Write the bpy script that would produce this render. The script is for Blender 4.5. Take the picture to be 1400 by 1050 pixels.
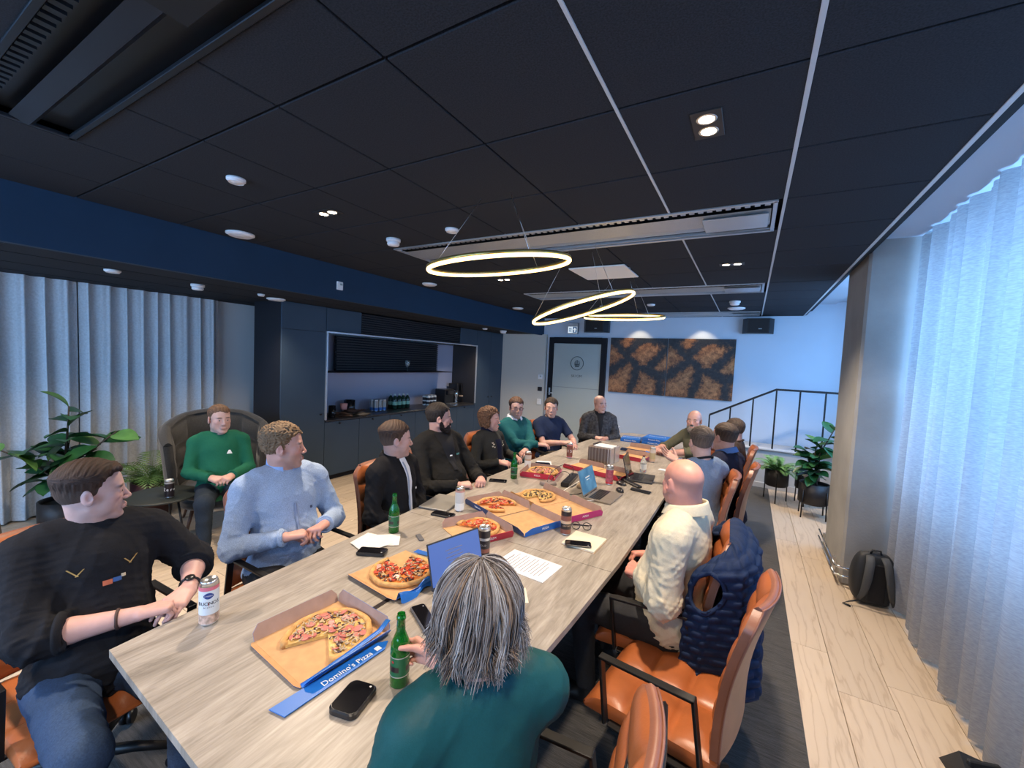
import bpy, math, random
import numpy as np
from mathutils import Vector, Matrix
from math import sin, cos, pi, radians as R
random.seed(4)
for o in list(bpy.data.objects): bpy.data.objects.remove(o)
SC = bpy.context.scene
COL = SC.collection
# ------------------------------------------------------------------ camera
cd = bpy.data.cameras.new('camera'); cam = bpy.data.objects.new('camera', cd); COL.objects.link(cam)
cd.sensor_width = 36; cd.lens = 36 * 566.34 / 1400; cd.clip_start = .02; cd.clip_end = 100
ROT = Matrix(((.86549203, -.06920432, .49611925), (.4987077, .02600623, -.86638), (.04705505, .99726347, .05702091)))
cam.matrix_world = Matrix.Translation((0, 0, 1.8)) @ ROT.to_4x4()
SC.camera = cam
# ------------------------------------------------------------------ world, daylight, exposure
w = bpy.data.worlds.new('sky'); SC.world = w; w.use_nodes = True
wb = w.node_tree.nodes['Background']; wb.inputs[0].default_value = (.24, .52, 1, 1); wb.inputs[1].default_value = 3.6
vs = SC.view_settings; vs.view_transform = 'Standard'; vs.look = 'None'; vs.gamma = 1; vs.use_curve_mapping = False
vs.exposure = 0.0

def lamp(name, kind, loc, power, col, rot=(0, 0, 0), **kw):
    l = bpy.data.lights.new(name, kind); l.energy = power; l.color = col
    for k, v in kw.items(): setattr(l, k, v)
    o = bpy.data.objects.new(name, l); COL.objects.link(o); o.location = loc; o.rotation_euler = rot
    return o
# daylight that falls in through the long window (outside the glass, facing into the room)
lamp('window_and_fill_light', 'AREA', (2.1, 2.3, 2.15), 560, (.25, .53, 1), (0, R(78), 0), shape='RECTANGLE', size=2.2, size_y=8.0)
lamp('window_and_fill_light', 'AREA', (-3.0, -2.75, 1.75), 210, (.36, .62, 1), (R(90), 0, 0), shape='RECTANGLE', size=5.4, size_y=1.5)  # added blue fill from behind the camera, brightens the left curtains
WARM = (1, .80, .60)
for x in (-2.58, -.21):
    for y in (-.5, 1.86, 4.2, 6.5):
        lamp('downlight_beam', 'SPOT', (x, y, 2.70), 240, WARM, (0, 0, 0), spot_size=R(125), spot_blend=.9, shadow_soft_size=.06)
for x, y in ((-4.74, 2.61), (-4.57, 6.81), (-4.71, 1.37), (-4.71, .1)):
    lamp('downlight_beam', 'SPOT', (x, y, 2.36), 75, WARM, (0, 0, 0), spot_size=R(120), spot_blend=.9, shadow_soft_size=.04)
for x in (-1.92, -.80):
    lamp('picture_light_beam', 'SPOT', (x, 8.02, 2.70), 13, (1, .76, .45), (R(14), 0, 0), spot_size=R(84), spot_blend=.5, shadow_soft_size=.03)

# ------------------------------------------------------------------ materials
MATS = {}
def mat(name, col, rough=.6, metal=0, noise=None, bump=None, emit=None, spec=None, trans=None, coat=None, vcol=False, sheen=None, stretch=None):
    """noise=(scale, amount) varies the colour; bump=(scale, strength[, distance])."""
    if name in MATS: return MATS[name]
    m = bpy.data.materials.new(name); m.use_nodes = True; MATS[name] = m
    nt = m.node_tree; N = nt.nodes; L = nt.links; b = N['Principled BSDF']
    c4 = (*col, 1)
    b.inputs['Base Color'].default_value = c4; b.inputs['Roughness'].default_value = rough; b.inputs['Metallic'].default_value = metal
    if spec is not None: b.inputs['Specular IOR Level'].default_value = spec
    if coat: b.inputs['Coat Weight'].default_value = coat; b.inputs['Coat Roughness'].default_value = .15
    if sheen: b.inputs['Sheen Weight'].default_value = sheen
    if trans: b.inputs['Transmission Weight'].default_value = trans
    if emit:
        b.inputs['Emission Color'].default_value = (*emit[0], 1); b.inputs['Emission Strength'].default_value = emit[1]
    tc = None
    def coords():
        nonlocal tc
        if tc is None:
            tc = N.new('ShaderNodeTexCoord')
            if stretch:
                mp = N.new('ShaderNodeMapping'); L.new(tc.outputs['Object'], mp.inputs[0]); mp.inputs['Scale'].default_value = stretch; return_ = mp.outputs[0]
            else: return_ = tc.outputs['Object']
            tc = return_
        return tc
    src = None
    if vcol:
        a = N.new('ShaderNodeVertexColor'); a.layer_name = 'Col'; src = a.outputs[0]
        L.new(src, b.inputs['Base Color'])
    if noise:
        n = N.new('ShaderNodeTexNoise'); n.inputs['Scale'].default_value = noise[0]; n.inputs['Detail'].default_value = 6
        L.new(coords(), n.inputs[0])
        r = N.new('ShaderNodeMapRange'); r.inputs[1].default_value = .3; r.inputs[2].default_value = .7
        r.inputs[3].default_value = 1 - noise[1]; r.inputs[4].default_value = 1 + noise[1]; L.new(n.outputs[0], r.inputs[0])
        mx = N.new('ShaderNodeMix'); mx.data_type = 'RGBA'; mx.blend_type = 'MULTIPLY'; mx.inputs[0].default_value = 1
        if src: L.new(src, mx.inputs[6])
        else: mx.inputs[6].default_value = c4
        L.new(r.outputs[0], mx.inputs[7]); L.new(mx.outputs[2], b.inputs['Base Color'])
    if bump:
        n = N.new('ShaderNodeTexNoise'); n.inputs['Scale'].default_value = bump[0]; n.inputs['Detail'].default_value = 4
        L.new(coords(), n.inputs[0])
        bp = N.new('ShaderNodeBump'); bp.inputs['Strength'].default_value = bump[1]; bp.inputs['Distance'].default_value = bump[2] if len(bump) > 2 else .01
        L.new(n.outputs[0], bp.inputs['Height']); L.new(bp.outputs[0], b.inputs['Normal'])
    return m
def ramp(nt, src, stops):
    r = nt.nodes.new('ShaderNodeValToRGB'); nt.links.new(src, r.inputs[0])
    e = r.color_ramp.elements
    while len(e) < len(stops): e.new(.5)
    for i, (p, c) in enumerate(stops): e[i].position = p; e[i].color = (*c, 1)
    return r.outputs[0]

# ------------------------------------------------------------------ objects
def tag(o, label=None, cat=None, group=None, kind=None):
    if label: o['label'] = label
    if cat: o['category'] = cat
    if group: o['group'] = group
    if kind: o['kind'] = kind
    return o
def ent(name, label, cat, loc=(0, 0, 0), rz=0, group=None):
    o = bpy.data.objects.new(name, None); o.empty_display_size = .1; COL.objects.link(o)
    o.location = loc; o.rotation_euler = (0, 0, rz)
    return tag(o, label, cat, group)
def children(o): return [c for c in list(COL.objects) if c.parent == o]
def copy_tree(o, parent=None):
    c = o.copy(); COL.objects.link(c); c.parent = parent
    for ch in children(o): copy_tree(ch, c)
    return c
def dup(o, loc, rz, label, group=None):
    c = copy_tree(o); c.location = loc; c.rotation_euler = (0, 0, rz); c['label'] = label
    if group: c['group'] = group
    return c
def mesh_obj(name, v, f, m, parent=None, smooth=False, mi=None, col=None, label=None):
    me = bpy.data.meshes.new(name); me.from_pydata([tuple(p) for p in v], [], f) if not isinstance(f, np.ndarray) else np_mesh(me, v, f)
    for k in (m if isinstance(m, (list, tuple)) else [m]): me.materials.append(k)
    if mi is not None: me.polygons.foreach_set('material_index', mi)
    if smooth is True: me.polygons.foreach_set('use_smooth', [True] * len(me.polygons))
    elif isinstance(smooth, (list, tuple)): me.polygons.foreach_set('use_smooth', smooth)
    if col is not None:
        a = me.color_attributes.new('Col', 'FLOAT_COLOR', 'POINT'); a.data.foreach_set('color', np.asarray(col, np.float32).ravel())
    me.update()
    o = bpy.data.objects.new(name, me); COL.objects.link(o)
    if parent: o.parent = parent
    if label: o['label'] = label
    return o
def np_mesh(me, v, q):
    v = np.asarray(v, np.float32); q = np.asarray(q, np.int32); n = len(q)
    me.vertices.add(len(v)); me.vertices.foreach_set('co', v.ravel())
    me.loops.add(n * 4); me.loops.foreach_set('vertex_index', q.ravel())
    me.polygons.add(n); me.polygons.foreach_set('loop_start', np.arange(0, n * 4, 4, dtype=np.int32)); me.update(calc_edges=True)
class MB:
    def __init__(s): s.v = []; s.f = []; s.sm = []; s.mi = []; s.m = 0
    def add(s, v, f, smooth=False, M=None):
        o = len(s.v)
        if M is not None: v = [M @ Vector(p) for p in v]
        s.v += [tuple(p) for p in v]; s.f += [tuple(i + o for i in q) for q in f]; s.sm += [smooth] * len(f); s.mi += [s.m] * len(f)
        return s
    def box(s, c, d, b=0, M=None):
        x, y, z = d[0] / 2, d[1] / 2, d[2] / 2
        if b <= 0:
            v = [(c[0] + i * x, c[1] + j * y, c[2] + k * z) for i in (-1, 1) for j in (-1, 1) for k in (-1, 1)]
            return s.add(v, [(0, 1, 3, 2), (4, 6, 7, 5), (0, 4, 5, 1), (2, 3, 7, 6), (0, 2, 6, 4), (1, 5, 7, 3)], M=M)
        b = min(b, x * .9, y * .9, z * .9); v = []; ix = {}
        for i in (-1, 1):
            for j in (-1, 1):
                for k in (-1, 1):
                    for a in range(3):
                        e = [x - b, y - b, z - b]; e[a] += b
                        ix[i, j, k, a] = len(v); v.append((c[0] + i * e[0], c[1] + j * e[1], c[2] + k * e[2]))
        f = []
        for a in range(3):
            for sg in (-1, 1):
                q = []
                for p, r in ((-1, -1), (1, -1), (1, 1), (-1, 1)):
                    t = [0, 0, 0]; t[a] = sg; t[(a + 1) % 3] = p; t[(a + 2) % 3] = r; q.append(ix[(*t, a)])
                f.append(tuple(q if sg > 0 else q[::-1]))
        for a in range(3):
            b1, b2 = (a + 1) % 3, (a + 2) % 3
            for p in (-1, 1):
                for r in (-1, 1):
                    t0 = [0] * 3; t0[a] = -1; t0[b1] = p; t0[b2] = r; t1 = list(t0); t1[a] = 1
                    q = [ix[(*t0, b1)], ix[(*t1, b1)], ix[(*t1, b2)], ix[(*t0, b2)]]
                    f.append(tuple(q if p * r < 0 else q[::-1]))
        for i in (-1, 1):
            for j in (-1, 1):
                for k in (-1, 1):
                    q = [ix[i, j, k, a] for a in range(3)]; f.append(tuple(q if i * j * k > 0 else q[::-1]))
        return s.add(v, f, M=M)
    def lathe(s, prof, n=24, c=(0, 0, 0), M=None, smooth=True, cap=True):
        v = []; f = []
        for r, z in prof:
            for i in range(n):
                a = 2 * pi * i / n; v.append((c[0] + r * cos(a), c[1] + r * sin(a), c[2] + z))
        for k in range(len(prof) - 1):
            for i in range(n):
                j = (i + 1) % n; f.append((k * n + i, k * n + j, (k + 1) * n + j, (k + 1) * n + i))
        s.add(v, f, smooth, M)
        if cap:
            o = len(s.v) - len(v); K = (len(prof) - 1) * n
            if prof[0][0] > 1e-4: s.f.append(tuple(o + i for i in range(n))[::-1]); s.sm.append(False); s.mi.append(s.m)
            if prof[-1][0] > 1e-4: s.f.append(tuple(o + K + i for i in range(n))); s.sm.append(False); s.mi.append(s.m)
        return s
    def cyl(s, c, r, h, n=20, M=None): return s.lathe([(r, 0), (r, h)], n, c, M)
    def tube(s, pts, r, n=8, closed=False, flat=1.0, M=None, smooth=True):
        P = [Vector(p) for p in pts]; v = []; f = []; m = len(P); up = Vector((0, 0, 1)); pu = None
        for i, p in enumerate(P):
            a = P[(i - 1) % m] if (closed or i) else p; b = P[(i + 1) % m] if (closed or i < m - 1) else p
            t = (b - a).normalized() if (b - a).length > 1e-9 else Vector((0, 0, 1))
            if pu is None: pu = t.cross(up) if abs(t.z) < .95 else t.cross(Vector((1, 0, 0)))
            u = (pu - t * pu.dot(t)).normalized(); pu = u; w_ = t.cross(u); rr = r[i] if isinstance(r, (list, tuple)) else r
            for k in range(n):
                an = 2 * pi * (k + .5) / n; v.append(p + u * (cos(an) * rr) + w_ * (sin(an) * rr * flat))
        for i in range(m if closed else m - 1):
            j = (i + 1) % m
            for k in range(n): l = (k + 1) % n; f.append((i * n + k, i * n + l, j * n + l, j * n + k))
        if not closed: f += [tuple(range(n))[::-1], tuple((m - 1) * n + k for k in range(n))]
        return s.add(v, f, smooth, M)
    def prism(s, poly, z0, z1, M=None):
        n = len(poly); v = [(x, y, z0) for x, y in poly] + [(x, y, z1) for x, y in poly]
        f = [tuple(range(n))[::-1], tuple(range(n, 2 * n))] + [(i, (i + 1) % n, n + (i + 1) % n, n + i) for i in range(n)]
        return s.add(v, f, False, M)
    def slab(s, poly, th, M=None):
        """flat 3-D polygon (planar) thickened along its normal"""
        P = [Vector(p) for p in poly]; nn = (P[1] - P[0]).cross(P[2] - P[0]).normalized() * th; n = len(P)
        v = P + [p + nn for p in P]
        f = [tuple(range(n))[::-1], tuple(range(n, 2 * n))] + [(i, (i + 1) % n, n + (i + 1) % n, n + i) for i in range(n)]
        return s.add(v, f, False, M)
    def grid(s, fn, nu, nv, smooth=True, M=None):
        v = [fn(i / nu, j / nv) for i in range(nu + 1) for j in range(nv + 1)]; k = nv + 1
        f = [(i * k + j, (i + 1) * k + j, (i + 1) * k + j + 1, i * k + j + 1) for i in range(nu) for j in range(nv)]
        return s.add(v, f, smooth, M)
    def sphere(s, c, r, n=14, m=8, M=None):
        rr = r if isinstance(r, (list, tuple)) else (r, r, r); v = []; f = []
        for j in range(m + 1):
            t = pi * j / m
            for i in range(n): a = 2 * pi * i / n; v.append((c[0] + rr[0] * sin(t) * cos(a), c[1] + rr[1] * sin(t) * sin(a), c[2] - rr[2] * cos(t)))
        for j in range(m):
            for i in range(n): k = (i + 1) % n; f.append((j * n + i, j * n + k, (j + 1) * n + k, (j + 1) * n + i))
        return s.add(v, f, True, M)
    def obj(s, name, m, parent=None, label=None):
        return mesh_obj(name, s.v, s.f, m, parent, s.sm, s.mi if isinstance(m, (list, tuple)) else None, label=label)
def one(name, label, cat, m, mb, loc=(0, 0, 0), rz=0, group=None):
    o = mb.obj(name, m); o.location = loc; o.rotation_euler = (0, 0, rz); return tag(o, label, cat, group)
def struct(name, mb, m, parent=None):
    o = mb.obj(name, m, parent); o['kind'] = 'structure'; return o
def text(name, s, size, m, parent, M, ext=.0004, align='CENTER'):
    cu = bpy.data.curves.new('t', 'FONT'); cu.body = s; cu.size = size; cu.extrude = ext; cu.align_x = align; cu.align_y = 'CENTER'; cu.resolution_u = 3
    t = bpy.data.objects.new('t', cu); me = bpy.data.meshes.new_from_object(t)
    bpy.data.objects.remove(t); me.transform(M); me.materials.clear(); me.materials.append(m)
    o = bpy.data.objects.new(name, me); COL.objects.link(o); o.parent = parent; return o
def fr(o, x, y):
    """matrix from an origin, x axis and y axis"""
    x = Vector(x).normalized(); y = Vector(y); z = x.cross(y).normalized(); y = z.cross(x)
    return Matrix.Translation(o) @ Matrix((x, y, z)).transposed().to_4x4()
# ================================================================== ROOM
X0, X1, Y0, Y1, ZC = -6.2, 1.5, -2.2, 8.3, 2.75
# -- floor planks
fm = mat('pale_oak', (.62, .47, .31), .45); nt = fm.node_tree; N = nt.nodes; L = nt.links; b = N['Principled BSDF']
tc = N.new('ShaderNodeTexCoord'); oi = N.new('ShaderNodeObjectInfo')
mp = N.new('ShaderNodeMapping'); mp.inputs['Scale'].default_value = (1, .12, 1); L.new(tc.outputs['Object'], mp.inputs[0])
ad = N.new('ShaderNodeVectorMath'); ad.operation = 'ADD'; L.new(mp.outputs[0], ad.inputs[0]); 
cb = N.new('ShaderNodeCombineXYZ'); ml = N.new('ShaderNodeMath'); ml.operation = 'MULTIPLY'; ml.inputs[1].default_value = 37; L.new(oi.outputs['Random'], ml.inputs[0]); L.new(ml.outputs[0], cb.inputs[1]); L.new(cb.outputs[0], ad.inputs[1])
wv = N.new('ShaderNodeTexWave'); wv.bands_direction = 'X'; wv.inputs['Scale'].default_value = 4.5; wv.inputs['Distortion'].default_value = 14; wv.inputs['Detail'].default_value = 5; wv.inputs['Detail Scale'].default_value = 2.2
L.new(ad.outputs[0], wv.inputs[0])
c = ramp(nt, wv.outputs['Fac'], [(0, (.60, .49, .37)), (.75, (.585, .475, .355)), (.93, (.55, .44, .325)), (1, (.49, .385, .28))])
hs = N.new('ShaderNodeHueSaturation'); L.new(c, hs.inputs['Color']); mr = N.new('ShaderNodeMapRange'); mr.inputs[3].default_value = .9; mr.inputs[4].default_value = 1.08
L.new(oi.outputs['Random'], mr.inputs[0]); L.new(mr.outputs[0], hs.inputs['Value']); L.new(hs.outputs[0], b.inputs['Base Color'])
fl = struct('floor', MB().box(((X0 + X1) / 2, (Y0 + Y1) / 2, -.06), (X1 - X0, Y1 - Y0, .08)), mat('subfloor', (.3, .22, .15)))
pw = .26; plank = {}
nx = int((X1 - X0) / pw)
for i in range(nx + 1):
    xa = X0 + i * pw; xb = min(xa + pw, X1)
    if xb - xa < .05: continue
    y = Y0 - random.random() * 1.4
    while y < Y1:
        ln = random.choice((2.0, 2.4)); ya = max(y, Y0); yb = min(y + ln, Y1); y += ln
        if yb - ya < .02: continue
        k = (round(xb - xa, 3), round(yb - ya, 3))
        if k not in plank:
            o = MB().box((0, 0, -.01), (k[0] - .003, k[1] - .003, .02), .0015).obj('plank', fm, fl); plank[k] = o
        else:
            o = plank[k].copy(); COL.objects.link(o)
        o.location = ((xa + xb) / 2, (ya + yb) / 2, 0)
# -- walls
white = mat('white_paint', (.72, .74, .75), .75, bump=(90, .05)); navy = mat('navy_panel', (.042, .068, .100), .55, noise=(3, .06), spec=.3)
navyb = mat('navy_bulkhead', (.012, .038, .080), .6, noise=(3, .06), bump=(200, .08), spec=.3)
dark = mat('near_black', (.008, .009, .013), .6, spec=.25); greige = mat('greige_paint', (.56, .55, .50), .75)
blk = mat('black_metal', (.012, .012, .013), .4, metal=.3); con = mat('concrete', (.34, .335, .32), .8, noise=(2.2, .16), bump=(60, .25, .004))
struct('wall_far', MB().box(((X0 + X1) / 2 + .3, Y1 + .1, 1.5), (X1 - X0 + .6, .2, 3.1)), mat('far_wall_paint', (.56, .64, .74), .8, noise=(1.5, .03)))
struct('wall_left', MB().box((X0 - .1, (Y0 + Y1) / 2, 1.5), (.2, Y1 - Y0 + .4, 3.1)), white)
bw = mat('back_wall', (.40, .41, .43), .8)
struct('wall_back', MB().box(((X0 + X1) / 2, Y0 - .1, .475), (X1 - X0 + .4, .2, .95)).box(((X0 + X1) / 2, Y0 - .1, 2.8), (X1 - X0 + .4, .2, .5)).box((-6.0, Y0 - .1, 1.75), (.6, .2, 1.6)).box((.65, Y0 - .1, 1.75), (2.1, .2, 1.6)), bw)
wf = MB().box((-3.05, Y0 - .1, .98), (5.3, .07, .06), .004).box((-3.05, Y0 - .1, 2.52), (5.3, .07, .06), .004)
for i in range(5): wf.box((-5.67 + i * 1.31, Y0 - .1, 1.75), (.06, .07, 1.6), .004)
o = struct('window_3', wf, mat('window_frame_grey', (.2, .21, .23), .4))  # unseen window added behind the camera to carry the blue fill
for i in range(4): MB().box((-5.01 + i * 1.31, Y0 - .1, 1.75), (1.25, .008, 1.5)).obj('pane', mat('pane_glass', (.9, .95, 1), 0, trans=1), o)
wr = MB()
WX = 1.42
wr.box((WX + .1, (Y0 + Y1) / 2, .475), (.2, Y1 - Y0, .95)); wr.box((WX + .1, (Y0 + Y1) / 2, 2.95), (.2, Y1 - Y0, .3))
for yy in (-1.9, 4.85, 8.2): wr.box((WX + .1, yy, 1.9), (.2, .5 if yy > 1 else .6, 1.95))
struct('wall_right', wr, white)
for k, (ya, yb) in enumerate(((-1.6, 4.6), (5.1, 7.95)), 1):
    wf = MB(); yc = (ya + yb) / 2; n = max(2, round((yb - ya) / 1.55))
    wf.box((WX + .1, yc, .98), (.07, yb - ya, .06), .004).box((WX + .1, yc, 2.77), (.07, yb - ya, .06), .004)
    for i in range(n + 1): wf.box((WX + .1, ya + .03 + (yb - ya - .06) * i / n, 1.875), (.07, .06, 1.73), .004)
    o = struct('window_%d' % k, wf, mat('window_frame_grey', (.2, .21, .23), .4))
    for i in range(n):
        a = ya + .06 + (yb - ya - .06) * i / n; c_ = ya + (yb - ya - .06) * (i + 1) / n
        g = MB().box((WX + .1, (a + c_) / 2, 1.875), (.008, c_ - a, 1.73)).obj('pane', None or mat('pane_glass', (.9, .95, 1), 0, trans=1), o)
# glass lets daylight straight through
g = MATS['pane_glass']; nt = g.node_tree; N = nt.nodes; tr = N.new('ShaderNodeBsdfTransparent'); mx = N.new('ShaderNodeMixShader'); mx.inputs[0].default_value = .08
gl = N.new('ShaderNodeBsdfGlossy'); gl.inputs['Roughness'].default_value = .02
nt.links.new(tr.outputs[0], mx.inputs[1]); nt.links.new(gl.outputs[0], mx.inputs[2]); nt.links.new(mx.outputs[0], N['Material Output'].inputs[0])
# -- ceiling: dark slab above, individual tiles, light rails
tile = mat('charcoal_tile', (.023, .026, .033), .85, noise=(180, .35), bump=(320, .15, .002), spec=.2)
ce = struct('ceiling', MB().box(((X0 + X1) / 2, (Y0 + Y1) / 2, 3.02), (X1 - X0 + .3, Y1 - Y0 + .3, .06)), mat('slab_paint', (.42, .45, .48), .8))
struct('ceiling_void_lining', MB().box(((-4.0 + .7) / 2, (Y0 + Y1) / 2, 2.83), (4.7, Y1 - Y0, .02)), dark).name = 'trim_1'
ACY = ((2.73, 3.30), (5.20, 5.77), (7.60, 8.16), (.36, .70))
xs = [-4.0, -3.48, -2.88, -2.28, -1.68, -1.09, -.5, .1, .7]
ys = [Y0] + [-2.0 + .585 * k for k in range(0, 18)] + [Y1]
ys = sorted(set([round(v, 3) for v in ([Y0, -1.36, -.78, -.19, .39, .98, 1.56, 2.145, 2.73, 3.30, 3.88, 4.46, 5.20, 5.77, 6.4, 7.0, 7.60, 8.16, Y1])]))
tiles = {}
for i in range(len(xs) - 1):
    for j in range(len(ys) - 1):
        xa, xb, ya, yb = xs[i], xs[i + 1], ys[j], ys[j + 1]
        if xa > -2.9 and xb < .2 and any(ya > a - .05 and yb < b_ + .05 for a, b_ in ACY[:3]): continue
        if xa > -2.9 and xb < -1.0 and abs(ya - .39) < .01: ya = .70
        # every other cross joint is a fine butt joint, the others show the recessed rail
        gx = .004 if i % 2 == 0 else .008
        k = (round(xb - xa - .008, 3), round(yb - ya - .010, 3))
        if k not in tiles:
            o = MB().box((0, 0, .01), (k[0], k[1], .02), .003).obj('ceiling_tile', tile, ce); tiles[k] = o
        else: o = tiles[k].copy(); COL.objects.link(o)
        o.location = ((xa + xb) / 2, (ya + yb) / 2, ZC)
rail = mat('light_rail', (.52, .54, .56), .45); raild = mat('dim_rail', (.10, .10, .11), .5)
for k, (xx, m_, w_) in enumerate(((.1, rail, .016), (-.5, rail, .012), (.695, rail, .02)), 2):
    mb = MB()
    for ya, yb in (((-1.5, 2.72), (3.31, 5.19), (5.78, 7.59), (8.17, 8.3)) if k == 3 else ((-1.5, 8.3),)): mb.box((xx, (ya + yb) / 2, ZC - .001), (w_, yb - ya, .006), .001)
    o = struct('trim_%d' % k, mb, m_)
    if k == 3: o['kind'] = 'structure'
# edge step and pelmet slot along the window
struct('trim_5', MB().box((.76, (Y0 + Y1) / 2, 2.86), (.08, Y1 - Y0, .07)).box((.72, (Y0 + Y1) / 2, 2.83), (.02, Y1 - Y0, .14)), dark)
struct('trim_6', MB().box((.95, (Y0 + Y1) / 2, 2.955), (.30, Y1 - Y0, .05)).box((1.25, (Y0 + Y1) / 2, 2.97), (.34, Y1 - Y0, .02)), mat('pelmet_board', (.50, .55, .62), .6))
# -- chilled beams
perf = mat('perforated_steel', (.42, .44, .46), .35, metal=.5, noise=(400, .25)); steel = mat('steel_trim', (.55, .57, .60), .3, metal=.7)
for k, (ya, yb) in enumerate(ACY):
    xa, xb = (-2.86, .07) if k < 3 else (-2.86, -1.10)
    lab = ['long perforated chilled beam with toothed slot crossing above the first ring lamp', 'slim chilled beam in ceiling behind the tilted ring lamp', 'farthest chilled beam close to the painting wall', 'chilled beam in the dark near left corner of the ceiling'][k]
    t = ent('chilled_beam', lab, 'air unit', (0, 0, ZC))
    yc = (ya + yb) / 2; h = yb - ya
    f_ = MB()
    for y_, s_ in ((ya + .012, 1), (yb - .012, 1)): f_.box(((xa + xb) / 2, y_, .0), (xb - xa, .022, .016), .002)
    f_.box((xa + .012, yc, 0), (.022, h, .016), .002).box((xb - .012, yc, 0), (.022, h, .016), .002); f_.obj('frame', steel, t)
    MB().box(((xa + xb) / 2, yc, .05), (xb - xa, h, .02)).obj('backing', dark, t)
    p_ = MB().add([(xa + .03, ya + .13, .002), (xb - .03, ya + .13, .002), (xb - .03, yc + .02, -.016), (xa + .03, yc + .02, -.016), (xa + .03, yb - .13, .002), (xb - .03, yb - .13, .002)], [(0, 1, 2, 3), (3, 2, 5, 4)])
    p_.obj('perforated_panel', perf, t)
    MB().box((xb - .22, yc, -.018), (.36, h * .45, .006), .002).obj('access_panel', steel, t)
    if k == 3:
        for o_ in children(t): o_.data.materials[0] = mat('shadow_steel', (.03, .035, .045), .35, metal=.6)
    te = MB(); n = int((xb - xa) / .05)
    for i in range(n): te.box((xa + .03 + i * .05, ya + .05, .01), (.028, .045, .02))
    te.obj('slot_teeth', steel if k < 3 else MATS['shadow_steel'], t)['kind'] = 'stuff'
    if k < 3: MB().box(((xa + xb) / 2, yb - .07, .005), (xb - xa, .012, .02)).obj('slot_blade', steel, t)
# -- bulkhead and lowered ceiling on the left
struct('trim_7', MB().box((-4.03, (Y0 + Y1) / 2, 2.575), (.06, Y1 - Y0, .39)), navyb)
sf = MB().box((-5.13, (Y0 + Y1) / 2, 2.44), (2.13, Y1 - Y0, .08)); so = struct('ceiling_left', sf, tile)
for xx in (-4.6, -5.2, -5.8): struct('trim_8', MB().box((xx, (Y0 + Y1) / 2, 2.399), (.006, Y1 - Y0, .004)), dark)
for yy in (-.5, .7, 1.9, 3.1, 4.3, 5.5, 6.7): struct('trim_9', MB().box((-5.13, yy, 2.399), (2.1, .006, .004)), dark)
# far-left wall part beside the cabinets, slightly lighter
struct('wall_far_left', MB().box((-4.55, 8.26, 1.2), (1.30, .08, 2.4)), greige)
# column
cm = MB().box((1.13, 4.9, 1.5), (.68, .84, 3.0), .02); struct('column', cm, con).name = 'trim_10'
# baseboards
bbm = mat('baseboard_paint', (.5, .5, .5), .5)
struct('baseboard_far', MB().box((-1.2, 8.285, .05), (3.0, .03, .10), .004), bbm)
# -- rug
rm = mat('charcoal_rug', (.045, .043, .041), .95, noise=(30, .45), bump=(90, .7, .004), stretch=(.25, 3, 1), sheen=.2)
one('rug', 'large dark charcoal woven rug under the whole conference table', 'rug', rm, MB().box((-1.32, 3.55, .006), (3.36, 9.1, .010), .003))
# -- landing with railing at the far right
lm = mat('landing_wall', (.47, .48, .48), .75)
struct('wall_landing', MB().box((.95, 7.55, .30), (1.9, .10, .60)).box((.9, 7.9, .56), (1.8, .7, .06)), lm)
struct('trim_11', MB().box((.95, 7.54, .612), (1.9, .14, .024), .003), rail)
struct('baseboard_landing', MB().box((.95, 7.49, .045), (1.9, .02, .09), .003), bbm)
ra = ent('stair_railing', 'thin black steel railing rising to the landing before the pale blue wall', 'railing', (0, 7.62, 0))
# railing
def add_railing():
    hr = MB(); hr.tube([(-.54, 0, 1.05), (.37, 0, 1.54), (1.4, 0, 1.54)], .016, 6, smooth=False); hr.obj('handrail', blk, ra)
    for x, zt, zb in ((-.54, 1.05, 0), (-.24, 1.21, 0), (.07, 1.37, .5), (.37, 1.54, .5), (.67, 1.54, .5), (.98, 1.54, .5), (1.28, 1.54, .5)):
        MB().box((x, -.10 if x > 0 else 0, (zt + zb) / 2 if 1 else 0), (.022, .014, zt - zb)).obj('post', blk, ra)
add_railing()
# ================================================================== CABINET WALL
FX = -5.0
def panel(mb, y0, y1, z0, z1, x=FX, th=.02, g=.003): mb.box((x - th / 2, (y0 + y1) / 2, (z0 + z1) / 2), (th, y1 - y0 - 2 * g, z1 - z0 - 2 * g), .001)
def knob(par, y, z): MB().lathe([(.006, 0), (.006, .018), (.014, .02), (.014, .027), (.010, .03)], 12, M=Matrix.Translation((FX, y, z)) @ Matrix.Rotation(pi / 2, 4, 'Y')).obj('knob', blk, par)
def unit(name, label, y0, y1, z0, z1, doors, group=None):
    t = ent(name, label, 'cabinet', (0, 0, 0), 0, group)
    MB().box((FX - .31, (y0 + y1) / 2, (z0 + z1) / 2), (.58, y1 - y0 - .004, z1 - z0 - .004)).obj('body', mat('cabinet_side', (.008, .010, .016), .5), t)
    for (a, b_, c_, d_, kn) in doors:
        mb = MB(); panel(mb, a, b_, c_, d_); dd = mb.obj('door', navy, t)
        if kn: knob(dd, *kn)
    return t
unit('tall_cabinet', 'tall navy cabinet at the near end beside the dark side panel', 3.0, 3.62, .06, 2.40, [(3.0, 3.62, .07, 2.06, (3.55, .95)), (3.0, 3.62, 2.06, 2.395, None)])
bs = [3.62, 4.205, 4.81, 5.40, 5.99, 6.58, 7.17]
ln = ['nearest navy base cabinet, behind the man in the blue sweater', 'second navy base cabinet, below the cans with blue bottoms', 'third navy base cabinet, below the green bottles', 'fourth navy base cabinet, below the black and white cans', 'fifth navy base cabinet, below the coffee machine', 'farthest navy base cabinet, next to the tall far cabinets']
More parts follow.
